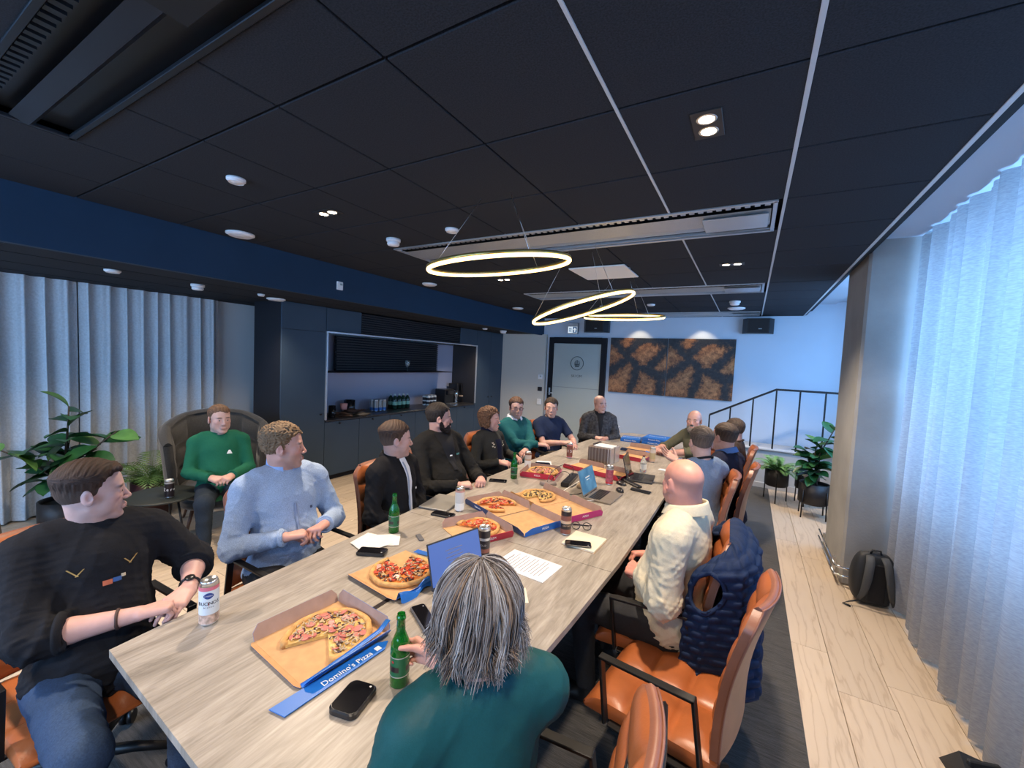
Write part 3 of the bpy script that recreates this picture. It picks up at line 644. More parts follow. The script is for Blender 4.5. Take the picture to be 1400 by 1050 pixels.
for ya, yb in ((0, 2.07), (2.073, 4.3), (4.303, 7)):
    MB().prism(top_poly(ya, yb), TT - .028, TT).obj('tabletop', tm, tb)
eb = mat('table_edge', (.20, .22, .25), .4)
MB().prism([(x * .985 - .018, y * .995 + .015) for x, y in (xl + xr)][::-1], TT - .045, TT - .0285).obj('underframe', eb, tb)
for y in (1.35, 3.5, 5.5): MB().box((-1.26, y, .355), (.5, .09, .70), .01).box((-1.26, y, .02), (.8, .42, .025), .006).obj('leg', blk, tb)
MB().box((-1.29, 1.24, TT + .0008), (.022, .11, .0022)).box((-1.26, 3.36, TT + .0008), (.022, .12, .0022)).obj('cable_slot', drk, tb)
# ================================================================== CONFERENCE CHAIR
lea = mat('cognac_leather', (.36, .105, .032), .36, noise=(9, .16), bump=(160, .2, .002), spec=.5); leb = mat('cognac_back', (.25, .10, .06), .40, noise=(9, .16), bump=(160, .2, .002))
def pillow(u, v, nu, nv, d):
    a = abs(sin(pi * u * nu)); c_ = abs(sin(pi * v * nv)); return d * (min(a, .9) / .9 * min(c_, .9) / .9) ** .5
def make_chair(label, loc, rz):
    t = ent('conference_chair', label, 'chair', loc, rz, 'cognac leather conference chairs')
    W = .245
    m_ = MB(); nu, nv = 28, 36
    def seat(u, v):
        x = (u * 2 - 1) * W; y = -.23 + .49 * v; e = max(0, v - .86) / .14
        return x, y, .445 + pillow(u, v, 2, 3, .026) + .01 * (abs(u * 2 - 1) ** 2) - .035 * e * e
    m_.grid(seat, nu, nv); m_.grid(lambda u, v: (-(u * 2 - 1) * W, -.23 + .49 * v, .395 + .01 * (1 - v)), 6, 6)
    def edge(fn, lo):
        return fn
    for u0 in (0, 1):
        m_.grid(lambda a, v: ((u0 * 2 - 1) * (W + .008 * sin(pi * a)), -.23 + .49 * v, (.395 + .01 * (1 - v)) * (1 - a if u0 else a) + seat(u0, v)[2] * (a if u0 else 1 - a)), 3, 36)
    m_.grid(lambda a, u: ((u * 2 - 1) * W, .26 + .010 * sin(pi * a), .395 * a + seat(u, 1)[2] * (1 - a)), 3, 28)
    m_.obj('seat', lea, t)
    H_ = .53
    def bk(v):  # spine curve: y, z, and half width
        return -.235 - .06 * v - .025 * v * v + .02 * sin(pi * v), .47 + H_ * v, W * (1 - .05 * v) * (1 - .25 * max(0, v - .88) / .12 * max(0, v - .88) / .12)
    def front(u, v):
        y, z, w_ = bk(v); return (u * 2 - 1) * w_, y + pillow(u, v, 2, 5, .024) + .03 * (abs(u * 2 - 1) ** 2.2), z
    def rear(u, v):
        y, z, w_ = bk(v); return -(u * 2 - 1) * w_, y - .030 + .03 * (abs(u * 2 - 1) ** 2.2), z
    f_ = MB(); f_.grid(lambda u, v: front(1 - u, v), 24, 50); f_.obj('backrest', lea, t)
    r_ = MB(); r_.grid(lambda u, v: rear(1 - u, v), 24, 50)
    for u0 in (0, 1):
        def side(a, v, u0=u0):
            p = front(u0, v); q = rear(1 - u0, v); s = a if u0 else 1 - a
            return p[0] * s + q[0] * (1 - s), p[1] * s + q[1] * (1 - s), p[2]
        r_.grid(side, 2, 50)
    for v0 in (0, 1):
        def tp(a, u, v0=v0):
            p = front(u, v0); q = rear(1 - u, v0); s = a if v0 else 1 - a
            return p[0] * (1 - s) + q[0] * s, p[1] * (1 - s) + q[1] * s, p[2] + (.012 * sin(pi * a) if v0 else 0)
        r_.grid(tp, 4, 24)
    for u in (0, 1):
        r_.add([tp(a, u) for a in (0, .25, .5, .75, 1)], [(0, 1, 2, 3, 4)])
    r_.obj('back_shell', leb, t, 'rosy brown leather outer shell')
    pi_ = MB(); pi_.tube([rear(0, v) for v in np.linspace(0, 1, 40)] + [(lambda p: (p[0], p[1], p[2] + .004))(rear(u, 1)) for u in np.linspace(0, 1, 14)] + [rear(1, v) for v in np.linspace(1, 0, 40)], .004, 5); pi_.obj('piping', mat('piping', (.22, .09, .06), .45), t)
    for s in (-1, 1):
        a = MB(); x = s * (W + .028)
        P = [(x, .16, .41), (x, .19, .655), (x, -.15, .665), (x, -.19, .41)]
        for p, q in zip(P, P[1:]):
            p, q = Vector(p), Vector(q); d = (q - p).normalized(); X = Vector((1, 0, 0)); Z = X.cross(d); L_ = (q - p).length
            a.box((0, 0, 0), (.034, L_ + .012, .012), .002, M=Matrix.Translation((p + q) / 2) @ Matrix((X, d, Z)).transposed().to_4x4())
        a.box((s * (W - .03), 0, .398), (.13, .30, .010), .002)
        a.obj('armrest', blk, t)
    MB().cyl((0, 0, .12), .028, .27, 14).box((0, 0, .385), (.22, .22, .02), .004).obj('column', blk, t)
    for k in range(4):
        an = pi / 4 + k * pi / 2; c_, s_ = cos(an), sin(an); b_ = MB()
        b_.tube([(0, 0, .125), (c_ * .15, s_ * .15, .115), (c_ * .29, s_ * .29, .085)], [.024, .020, .015], 8); lg = b_.obj('leg', blk, t)
        w_ = MB()
        for dx in (-.014, .014):
            w_.cyl((0, 0, -.009), .030, .018, 14, M=Matrix.Translation((c_ * .29 - s_ * dx, s_ * .29 + c_ * dx, .030)) @ Matrix.Rotation(an, 4, 'Z') @ Matrix.Rotation(pi / 2, 4, 'X'))
        w_.cyl((c_ * .29, s_ * .29, .035), .009, .05, 8); w_.obj('castor', blkp, lg)
    return t
RZ0 = .012
ch0 = make_chair('empty cognac leather chair with quilted seat, in the foreground right of the table', (-.20, 1.79, RZ0), R(82))
def chair(x, y, rz, label): return dup(ch0, (x, y, RZ0), rz, label)
# seats (rz: 90 deg = facing the table from the window side, -90 = from the cabinet side)
CHAIRS = [
 (-.36, .98, 82, 'cognac chair seen from its rosy back at the bottom edge, under the woman in teal'),
 (-.20, 2.48, 88, 'cognac chair with the navy quilted jacket hung over its back'),
 (-.24, 3.30, 90, 'cognac chair behind the man in the grey shirt, window side'),
 (-.10, 4.06, 84, 'cognac chair of the man in the navy jumper, window side'),
 (-.20, 5.18, 84, 'cognac chair of the man in the dark brown jumper, window side'),
 (-.42, 6.02, 100, 'cognac chair of the bearded man in the olive shirt, far window side'),
 (-2.36, .66, -82, 'cognac chair of the nearest man in the black jumper'),
 (-2.44, 1.55, -84, 'cognac chair of the man in the light blue jumper'),
 (-2.44, 2.22, -90, 'cognac chair with high back behind the young man in the black overshirt'),
 (-2.48, 2.98, -90, 'cognac chair of the bearded man in black'),
 (-2.48, 3.72, -92, 'cognac chair of the woman with curly hair'),
 (-2.62, 4.50, -95, 'cognac chair of the man in the teal jumper'),
 (-2.52, 5.35, -100, 'cognac chair of the man in the navy T-shirt'),
 (-2.10, 6.42, -130, 'cognac chair of the man in the checked blazer at the far table end'),
]
SEAT = [chair(x, y, R(a), lb) for x, y, a, lb in CHAIRS]
def strap():
    t = SEAT[0]; MB().tube([(-.24, -.30, .90), (-.12, -.285, .90), (0, -.28, .90), (.12, -.285, .90), (.245, -.30, .90), (.25, -.335, .90), (.12, -.345, .90), (-.12, -.345, .90), (-.25, -.335, .90)], .010, 6, True, 2.2).obj('back_strap', blkp, t)
strap()
# ================================================================== LOUNGE AREA
upm = mat('dark_olive_wool', (.022, .021, .019), .9, noise=(70, .3), bump=(220, .4, .003), sheen=.3); wd = mat('walnut_leg', (.10, .045, .025), .45, noise=(14, .3))
def armchair(label, loc, rz, m_):
    t = ent('lounge_armchair', label, 'armchair', loc, rz, 'tufted lounge armchairs')
    def shell(u, v, out=0):
        a = (u - .5) * R(225); top = .92 - .28 * abs(u - .5) ** 2 * 4 * .9
        zb = .34; z = zb + (top + .16 - zb) * v; fl = .05 * v
        rx, ry = .35 + fl, .33 + fl * 1.4
        tuft = .034 * (abs(sin(pi * 6 * u)) * abs(sin(pi * 3 * v + .3))) ** .6 if out == 0 else 0
        r_ = 1 - tuft / .35 * 1 if out == 0 else 1 + .07 / .35
        return sin(a) * rx * r_, -cos(a) * ry * r_ - .03 - .08 * v, z
    b_ = MB(); b_.grid(lambda u, v: shell(u, v), 60, 30); b_.grid(lambda u, v: shell(1 - u, v, 1), 60, 30)
    b_.grid(lambda u, v: tuple(shell(v, 1)[i] * (1 - u) + shell(v, 1, 1)[i] * u + (.03 * sin(pi * u) if i == 2 else 0) for i in range(3)), 5, 60)
    for u0 in (0, 1): b_.grid(lambda a, v: tuple(shell(u0, v)[i] * (a if u0 else 1 - a) + shell(u0, v, 1)[i] * ((1 - a) if u0 else a) + (.02 * sin(pi * a) if i == 1 else 0) for i in range(3)), 4, 30)
    for v in (0, 1): b_.add([tuple(shell(v, 1)[i] * (1 - u) + shell(v, 1, 1)[i] * u + (.03 * sin(pi * u) if i == 2 else 0) for i in range(3)) for u in (0, .25, .5, .75, 1)], [(0, 1, 2, 3, 4)])
    b_.obj('backrest', m_, t)
    s = MB()
    for k, (z0, zh) in enumerate(((.30, .10),)):
        pass
    def cus(u, v, zc, h_):
        a = 2 * pi * u; e = .72; c_, s_ = cos(a), sin(a); rx, ry = .33, .33
        sx = abs(c_) ** e * (1 if c_ > 0 else -1) * rx; sy = abs(s_) ** e * (1 if s_ > 0 else -1) * ry
        q = pi * v; w_ = sin(q) ** .35; return sx * w_, sy * w_ + .03, zc - h_ * cos(q)
    s.grid(lambda u, v: cus(u, v, .37, .065), 40, 14); s.obj('seat_cushion', m_, t)
    s = MB(); s.grid(lambda u, v: cus(u, v, .27, .055), 40, 10); s.obj('seat_base', m_, t)
    for sx in (-1, 1):
        for sy in (-1, 1): MB().tube([(sx * .22, sy * .20, .24), (sx * .28, sy * .27, 0)], [.018, .011], 8).obj('leg', wd, t)
    return t
am = armchair('dark tufted lounge armchair with the green sweater man in it', (-4.67, 2.17, 0), R(-110), upm)
g_ = mat('grey_brown_wool', (.075, .068, .06), .9, noise=(70, .25), bump=(220, .4, .003))
a2 = armchair('grey brown lounge armchair cut by the left frame edge', (-4.20, .50, 0), R(-15), g_)
t = ent('side_table', 'small round black side table between the armchair and palm', 'side table', (-4.36, 1.58, 0))
MB().lathe([(.26, .475), (.27, .478), (.27, .490), (.26, .494), (0, .494)], 36).obj('table_top', mat('dark_green_top', (.015, .020, .019), .45), t)
for k in range(3):
    a = 2 * pi * k / 3 + .4; MB().tube([(.15 * cos(a), .15 * sin(a), .478), (.24 * cos(a), .24 * sin(a), 0)], .009, 6).obj('leg', blk, t)
band_can('drink_can', 'black can with white script on the small round side table', (-4.22, 1.58, .495), [(0, .9, drk), (.9, 1, silv)], r=.034, h=.155, rz=R(-20), txt=[('Zero', .035, .5, wht, 0)])
# plants
def leaf_mesh(ln, wd_, nseg=7, cup=.25):
    v = []; f = []
    for i in range(nseg + 1):
        s = i / nseg; w_ = wd_ * (sin(pi * s ** .8)) ** .75 * (.6 + .5 * s) if 0 < s < 1 else .002; z = -.32 * ln * s * s
        v += [(-w_, s * ln, z + cup * w_), (0, s * ln, z - .004), (w_, s * ln, z + cup * w_)]
    for i in range(nseg):
        a = i * 3; f += [(a, a + 1, a + 4, a + 3), (a + 1, a + 2, a + 5, a + 4)]
    n = len(v); v += [(p[0], p[1], p[2] - .0025) for p in v]; f += [tuple(n + k for k in q[::-1]) for q in f]
    return v, f
lfm = mat('fig_leaf', (.025, .115, .035), .38, noise=(5, .5), spec=.4); lfm2 = mat('fig_leaf_young', (.10, .25, .06), .4, noise=(5, .4)); soil = mat('soil', (.03, .022, .016), .95, bump=(60, 1, .01)); bark = mat('bark', (.06, .045, .032), .85, bump=(60, .6, .004)); potm = mat('black_pot', (.015, .013, .014), .5)
def pot(t, r, h, z0, m_=None):
    MB().lathe([(r * .86, z0), (r, z0 + .02), (r, z0 + h), (r * .93, z0 + h), (r * .9, z0 + h - .04)], 28, cap=False).lathe([(0, z0 + .004), (r * .86, z0 + .004)], 28, cap=False).obj('pot', m_ or potm, t)
    MB().lathe([(0, z0 + h - .035), (r * .92, z0 + h - .04)], 20, cap=False).obj('soil', soil, t)
def fig(label, loc, zp, r, h, stems, nl, ln, seed, legs=False, zs=1.0, droop=.5):
    rr = random.Random(seed); t = ent('fiddle_leaf_fig', label, 'plant', loc); pot(t, r, h, zp)
    if legs:
        for k in range(4):
            a = pi / 4 + k * pi / 2; MB().tube([(r * cos(a) * 1.03, r * sin(a) * 1.03, zp + h * .7), (r * cos(a) * 1.1, r * sin(a) * 1.1, 0)], .008, 6).obj('leg', blk, t)
    base = None
    for si, (dx, dy, ht) in enumerate(stems):
        P = [Vector((dx * s * s + .02 * sin(6 * s + si), dy * s * s, zp + h - .05 + (ht) * s)) for s in np.linspace(0, 1, 7)]
        MB().tube(P, [.016 - .010 * i / 6 for i in range(7)], 7).obj('stem', bark, t)
        n = nl
        for i in range(n):
            s = .35 + .65 * i / (n - 1) if n > 1 else 1; k = min(5, int(s * 6)); p = P[k].lerp(P[k + 1], s * 6 - k)
            m_ = lfm2 if (s > .9 and rr.random() < .6) else lfm; L_ = ln * rr.uniform(.75, 1.15)
            v, f = leaf_mesh(L_, L_ * .36) if base is None or rr.random() < .15 else (None, None)
            if v: base = mesh_obj('leaf', v, f, m_, t, True); o = base
            else:
                o = base.copy(); COL.objects.link(o)
                if m_ != base.data.materials[0]:
                    o.data = base.data.copy(); o.data.materials[0] = m_
            o.location = p; o.rotation_euler = (R(rr.uniform(-20, 60)) * (1 if s > .6 else .4), R(rr.uniform(-30, 30)), i * 2.4 + rr.uniform(-.5, .5) + si)
    return t
fig('tall fiddle leaf fig in a black pot before the left curtain', (-5.62, 1.28, 0), 0, .185, .27, [(-.05, .05, .62), (.25, .30, .70), (.2, -.42, .62), (.05, .02, .95)], 14, .29, 5)
def fern(label, loc, zp, r, h, n, ln, seed, legs, m_, pm_=None):
    rr = random.Random(seed); t = ent('potted_palm', label, 'plant', loc); pot(t, r, h, zp, pm_)
    if legs:
        for k in range(3):
            a = .5 + k * 2 * pi / 3; MB().tube([(r * cos(a) * 1.03, r * sin(a) * 1.03, zp + h * .8), (r * cos(a) * 1.08, r * sin(a) * 1.08, 0)], .008, 6).obj('leg', blk, t)
    for i in range(n):
        az = i * 2.4 + rr.uniform(-.3, .3); L_ = ln * rr.uniform(.7, 1.15); el = rr.uniform(.35, 1.25); mb = MB(); P = []
        for k in range(11):
            s = k / 10; a_ = el - 1.5 * s * s; 
            P.append((P[-1] + Vector((cos(az) * cos(a_), sin(az) * cos(a_), sin(a_))) * (L_ / 10)) if P else Vector((0, 0, zp + h - .04)))
        mb.tube(P, [.004 - .0003 * k for k in range(11)], 4)
        side = Vector((-sin(az), cos(az), 0))
        for k in range(2, 11):
            for q in (0, .5):
                s = (k - 1 + q) / 10; p = P[k - 1].lerp(P[k], q)
                for sg in (-1, 1):
                    d = (side * sg + (P[k] - P[k - 1]).normalized() * .7 + Vector((0, 0, -.15))).normalized(); l2 = .30 * L_ * sin(pi * min(1, s * .85 + .12)) ; n_ = (P[k] - P[k - 1]).normalized() * (.016)
                    mb.add([p - n_ * .3, p + d * l2 * .5 + n_ * .6, p + d * l2, p + d * l2 * .5 - n_ * .6], [(0, 1, 2, 3)])
        mb.obj('frond', m_, t)
    return t
pal = mat('palm_green', (.10, .20, .05), .5, noise=(6, .35)); fer = mat('fern_green', (.12, .28, .08), .5, noise=(6, .35))
fern('feathery green palm in a dark red pot between the curtain and armchair', (-5.38, 1.86, 0), 0, .17, .36, 16, .55, 3, False, pal, mat('oxblood_pot', (.05, .012, .014), .4))
fern('light green fern in a black pot on thin legs by the landing wall', (.42, 6.86, 0), .22, .145, .24, 22, .42, 9, True, fer)
fig('leafy rubber plant in a black legged pot beside the concrete column', (.80, 6.42, 0), .17, .165, .26, [(.0, .02, .55), (-.10, .05, .42), (.12, -.05, .75), (.02, .0, .35)], 12, .20, 12, True)
t = ent('empty_planter', 'black legged planter half hidden behind the rubber plant', 'planter', (.78, 6.95, 0)); pot(t, .14, .24, .22)
for k in range(3): a = .3 + k * 2 * pi / 3; MB().tube([(.145 * cos(a), .145 * sin(a), .40), (.155 * cos(a), .155 * sin(a), 0)], .008, 6).obj('leg', blk, t)
# heating pipes round the column foot
t = ent('heating_pipes', 'two thin chrome pipes bent round the foot of the concrete column', 'pipes', (0, 0, 0))
for z in (.10, .17): MB().tube([(.745, 5.38, z), (.745, 4.44, z), (.80, 4.42, z), (1.0, 4.42, z)], .009, 8).obj('pipe', MATS['chrome'], t)
for y in (5.2, 4.6): MB().box((.765, y, .135), (.02, .02, .12)).obj('bracket', alu, t)
# backpack
bpk = mat('backpack_nylon', (.018, .021, .026), .6, bump=(180, .3, .002)); bps = mat('strap_grey', (.06, .065, .072), .7, bump=(200, .3, .002))
t = ent('backpack', 'black backpack with grey shoulder straps leaning on the concrete column', 'backpack', (.955, 4.25, 0), R(6))
def bag(u, v):
    a = 2 * pi * u; c_, s_ = cos(a), sin(a); e = .55; q = v; w_ = (sin(pi * min(max(q, 0), 1)) + .0) ** .22
    return abs(c_) ** e * math.copysign(1, c_) * .155 * w_ * (1 - .12 * q), abs(s_) ** e * math.copysign(1, s_) * .085 * w_ * (1.1 - .35 * q), .42 * q
mb = MB(); mb.grid(bag, 36, 24); mb.obj('body', bpk, t)
for s in (-1, 1):
    mb = MB(); P = [(s * .045, -.06, .40), (s * .055, -.105, .36), (s * .07, -.125, .24), (s * .085, -.120, .13), (s * .11, -.10, .05)]
    mb.tube(P, [.028, .030, .030, .024, .012], 8, False, .35); mb.obj('shoulder_strap', bps, t)
MB().tube([(-.035, -.02, .405), (-.025, -.03, .44), (.025, -.03, .44), (.035, -.02, .405)], .008, 6).obj('carry_handle', bpk, t)
MB().tube([(-.10, -.10, .05), (-.17, -.12, .03), (-.21, -.13, .012), (-.17, -.16, .010)], .009, 6, False, .5).obj('webbing', bpk, t)
MB().box((0, -.088, .2), (.11, .015, .30), .006).obj('back_padding', mat('mesh_black', (.01, .01, .012), .9, bump=(300, .6, .003)), t)
one('black_bag', 'black folded bag at the bottom right corner on the wooden floor', 'bag', bpk, MB().add([(-.12, -.1, .0), (.12, -.12, 0), (.15, .08, 0), (-.08, .12, 0), (-.1, -.06, .09), (.08, -.08, .07), (.1, .05, .06), (-.05, .06, .10)], [(3, 2, 1, 0), (4, 5, 6, 7), (0, 1, 5, 4), (1, 2, 6, 5), (2, 3, 7, 6), (3, 0, 4, 7)]).box((0, 0, .10), (.12, .02, .03), .005), (1.02, 2.60, 0), .3)
# ================================================================== PEOPLE: implicit surfaces meshed with surface nets
class Field:
    def __init__(s, lo, hi, h):
        s.h = h; s.lo = np.array(lo, np.float32); s.n = np.ceil((np.array(hi) - s.lo) / h).astype(int) + 1
        s.F = np.full(s.n, .2, np.float32); s.ax = [s.lo[i] + h * np.arange(s.n[i], dtype=np.float32) for i in range(3)]
    def sl(s, lo, hi):
        a = np.clip(np.floor((np.array(lo) - s.lo) / s.h).astype(int), 0, s.n); b = np.clip(np.ceil((np.array(hi) - s.lo) / s.h).astype(int) + 1, 0, s.n)
        return tuple(slice(int(p), int(q)) for p, q in zip(a, b))
    def put(s, lo, hi, fn, k, op='+'):
        m = k + 3 * s.h; sl = s.sl(np.array(lo) - m, np.array(hi) + m)
        if any(q.stop <= q.start for q in sl): return
        X = s.ax[0][sl[0]][:, None, None]; Y = s.ax[1][sl[1]][None, :, None]; Z = s.ax[2][sl[2]][None, None, :]
        d = fn(X, Y, Z); F = s.F[sl]
        if op == '+':
            hh = np.maximum(k - np.abs(F - d), 0) / max(k, 1e-6); s.F[sl] = np.minimum(F, d) - hh * hh * k * .25
        else:
            d = -d; hh = np.maximum(k - np.abs(F - d), 0) / max(k, 1e-6); s.F[sl] = np.maximum(F, d) + hh * hh * k * .25
    def cone(s, a, b, ra, rb, k=.02, op='+', ca=False, cb=False):
        a = np.array(a, float); b = np.array(b, float); d = b - a; L2 = max(float(d @ d), 1e-9); r = max(ra, rb)
        def fn(X, Y, Z):
            t = ((X - a[0]) * d[0] + (Y - a[1]) * d[1] + (Z - a[2]) * d[2]) / L2; tc_ = np.clip(t, 0, 1)
            q = np.sqrt((X - a[0] - d[0] * tc_) ** 2 + (Y - a[1] - d[1] * tc_) ** 2 + (Z - a[2] - d[2] * tc_) ** 2) - (ra + (rb - ra) * tc_)
            L_ = L2 ** .5
            if cb: q = np.maximum(q, (t - 1) * L_)
            if ca: q = np.maximum(q, -t * L_)
            return q
        s.put(np.minimum(a, b) - r, np.maximum(a, b) + r, fn, k, op)
    def ell(s, c, r, k=.02, op='+', Mx=None):
        c = np.array(c, float); r = np.array(r, float); R_ = max(r); Mx = np.eye(3) if Mx is None else np.array(Mx, float)
        def fn(X, Y, Z):
            x, y, z = X - c[0], Y - c[1], Z - c[2]
            p = [(x * Mx[i][0] + y * Mx[i][1] + z * Mx[i][2]) / r[i] for i in range(3)]
            k0 = np.sqrt(p[0] ** 2 + p[1] ** 2 + p[2] ** 2); k1 = np.sqrt((p[0] / r[0]) ** 2 + (p[1] / r[1]) ** 2 + (p[2] / r[2]) ** 2) + 1e-6
            return k0 * (k0 - 1) / k1
        s.put(c - R_, c + R_, fn, k, op)
    def mesh(s):
        F = s.F; ins = F < 0; n = s.n
        cnt = np.zeros(n - 1, np.int8)
        for i in (0, 1):
            for j in (0, 1):
                for k in (0, 1): cnt += ins[i:n[0] - 1 + i, j:n[1] - 1 + j, k:n[2] - 1 + k]
        I = np.argwhere((cnt > 0) & (cnt < 8)); ids = np.full(n - 1, -1, np.int32); ids[tuple(I.T)] = np.arange(len(I))
        pos = np.zeros((len(I), 3), np.float32); c = np.zeros(len(I), np.float32)
        cor = [(i, j, k) for i in (0, 1) for j in (0, 1) for k in (0, 1)]; V = {q: F[I[:, 0] + q[0], I[:, 1] + q[1], I[:, 2] + q[2]] for q in cor}
        for q in cor:
            for a in range(3):
                if q[a]: continue
                p = list(q); p[a] = 1; p = tuple(p); va, vb = V[q], V[p]; m = (va < 0) != (vb < 0)
                t = np.where(m, va / np.where(m, va - vb, 1), 0); add = np.array(q, np.float32)[None, :].repeat(len(I), 0); add[:, a] += t
                pos += add * m[:, None]; c += m
        P = s.lo + s.h * (I + pos / c[:, None]); Q = []
        for a in range(3):
            b_, c_ = (a + 1) % 3, (a + 2) % 3
            A = [slice(None)] * 3; B = [slice(None)] * 3; A[a] = slice(0, n[a] - 1); B[a] = slice(1, n[a])
            for ax_ in (b_, c_): A[ax_] = slice(1, n[ax_] - 1); B[ax_] = slice(1, n[ax_] - 1)
            fa = ins[tuple(A)]; fb = ins[tuple(B)]; E = np.argwhere(fa != fb)
            if not len(E): continue
            s_ = fa[tuple(E.T)]; E = E.copy(); E[:, b_] += 1; E[:, c_] += 1
            def id_(db, dc):
                G = E.copy(); G[:, b_] -= db; G[:, c_] -= dc; return ids[G[:, 0], G[:, 1], G[:, 2]]
            q = np.stack([id_(1, 1), id_(0, 1), id_(0, 0), id_(1, 0)], 1); q[~s_] = q[~s_][:, ::-1]; Q.append(q)
        Q = np.concatenate(Q); Q = Q[(Q >= 0).all(1)]
        return P.astype(np.float64), Q
def vnorm(P, Q):
    n = np.cross(P[Q[:, 2]] - P[Q[:, 0]], P[Q[:, 3]] - P[Q[:, 1]]); N_ = np.zeros_like(P)
    for k in range(4): np.add.at(N_, Q[:, k], n)
    return N_ / (np.linalg.norm(N_, axis=1)[:, None] + 1e-12)
def folds(P, seed, freq=34.):
    r = np.random.default_rng(seed); o = np.zeros(len(P))
    for i in range(5):
        a = r.normal(size=3); a /= np.linalg.norm(a); b_ = r.normal(size=3); f_ = freq * (1 + .55 * i)
        q = P @ a * f_ + 1.6 * np.sin(P @ b_ * f_ * .45 + r.uniform(0, 6)) + r.uniform(0, 6)
        o += (1 - np.abs(np.sin(q)) ** .7 * 1.6) / (1 + .5 * i)
    return o / 2.4
def join(parts):
    P = []; Q = []; Cc = []; o = 0
    for p, q, c_ in parts: P.append(p); Q.append(q + o); Cc.append(c_); o += len(p)
    return np.concatenate(P), np.concatenate(Q), np.concatenate(Cc)
def unit_(v): v = np.array(v, float); return v / np.linalg.norm(v)
def rotz(a): return np.array([[cos(a), -sin(a), 0], [sin(a), cos(a), 0], [0, 0, 1]])
def rotx(a): return np.array([[1, 0, 0], [0, cos(a), -sin(a)], [0, sin(a), cos(a)]])
def roty(a): return np.array([[cos(a), 0, sin(a)], [0, 1, 0], [-sin(a), 0, cos(a)]])

skin = mat('skin', (.6, .35, .25), .5, vcol=True, bump=(220, .12, .001), noise=(26, .06), spec=.4)
skin.node_tree.nodes['Principled BSDF'].inputs['Subsurface Weight'].default_value = .08
skin.node_tree.nodes['Principled BSDF'].inputs['Subsurface Radius'].default_value = (.012, .004, .002)
hairm = mat('hair', (.1, .06, .03), .72, vcol=True, bump=(160, .35, .003), spec=.35)
eyew = mat('eye_white', (.34, .31, .29), .3); iris = mat('iris', (.05, .07, .08), .2)
def fab(name, col, sc=160, amt=.10, b_=.3, rough=.9): return mat(name, col, rough, noise=(sc, amt), bump=(sc * 1.6, b_, .002), spec=.2)

def hand(F, W, d, n, right, pose, s=1.0):
    d = unit_(d); n = np.array(n, float); n = unit_(n - d * (n @ d)); t = np.cross(d, n) * (1 if right else -1)
    W = np.array(W, float)
    cur = {'relax': (.35, .5, .4), 'open': (.08, .15, .1), 'grip': (.75, 1.05, .8), 'clasp': (.85, .9, .5), 'fist': (1.2, 1.4, 1.0)}[pose]
    fl = (.072, .080, .074, .058); off = (.030, .010, -.011, -.030); kd = (.086, .090, .086, .078)
    for i in range(4):
        K = W + d * kd[i] * s + t * off[i] * s
        F.cone(W + t * off[i] * .55 * s + d * .006, K, .0145 * s, .0115 * s, .012)
        F.cone(W + t * off[i] * .5 * s + d * .03 * s - n * .002, K - n * .002, .0125 * s, .010 * s, .010)
        a = 0; p = K; sp = off[i] * (1.6 if pose == 'open' else .7)
        for j, fr_ in enumerate((.46, .30, .24)):
            a += cur[j] * (1 + .08 * i); q = p + (unit_(d + t * sp * 3) * cos(a) + n * sin(a)) * fl[i] * fr_ * s
            F.cone(p, q, (.0088 - .0008 * j) * s * (1 if i < 3 else .9), (.0082 - .0009 * j) * s * (1 if i < 3 else .9), .003); p = q
    B = W + d * .022 * s + t * .022 * s + n * .006 * s
    th = {'open': (.75, .65, .1), 'grip': (.35, .45, .85), 'relax': (.4, .8, .35), 'clasp': (.3, .75, .6), 'fist': (.1, .7, .7)}[pose]
    D = unit_(t * th[0] + d * th[1] + n * th[2]); D2 = unit_(D + d * .35 + n * (.35 if pose != 'open' else .0) - t * .15)
    T1 = B + D * .042 * s; T2 = T1 + unit_(D + D2) * .030 * s; T3 = T2 + D2 * .024 * s
    F.cone(W + t * .012 * s, T1, .016 * s, .0128 * s, .012); F.cone(T1, T2, .0112 * s, .0102 * s, .004); F.cone(T2, T3, .0100 * s, .0080 * s, .003)

def ik(S, W, L1, L2, pole):
    S, W = np.array(S), np.array(W); v = W - S; D = np.linalg.norm(v); D = max(D, .05)
    if D > (L1 + L2) * .995: k = D / ((L1 + L2) * .995); L1 *= k; L2 *= k
    a = (L1 * L1 - L2 * L2 + D * D) / (2 * D); h = max(L1 * L1 - a * a, 0) ** .5; u = v / D; p = np.array(pole, float); p = unit_(p - u * (p @ u))
    return S + u * a + p * h

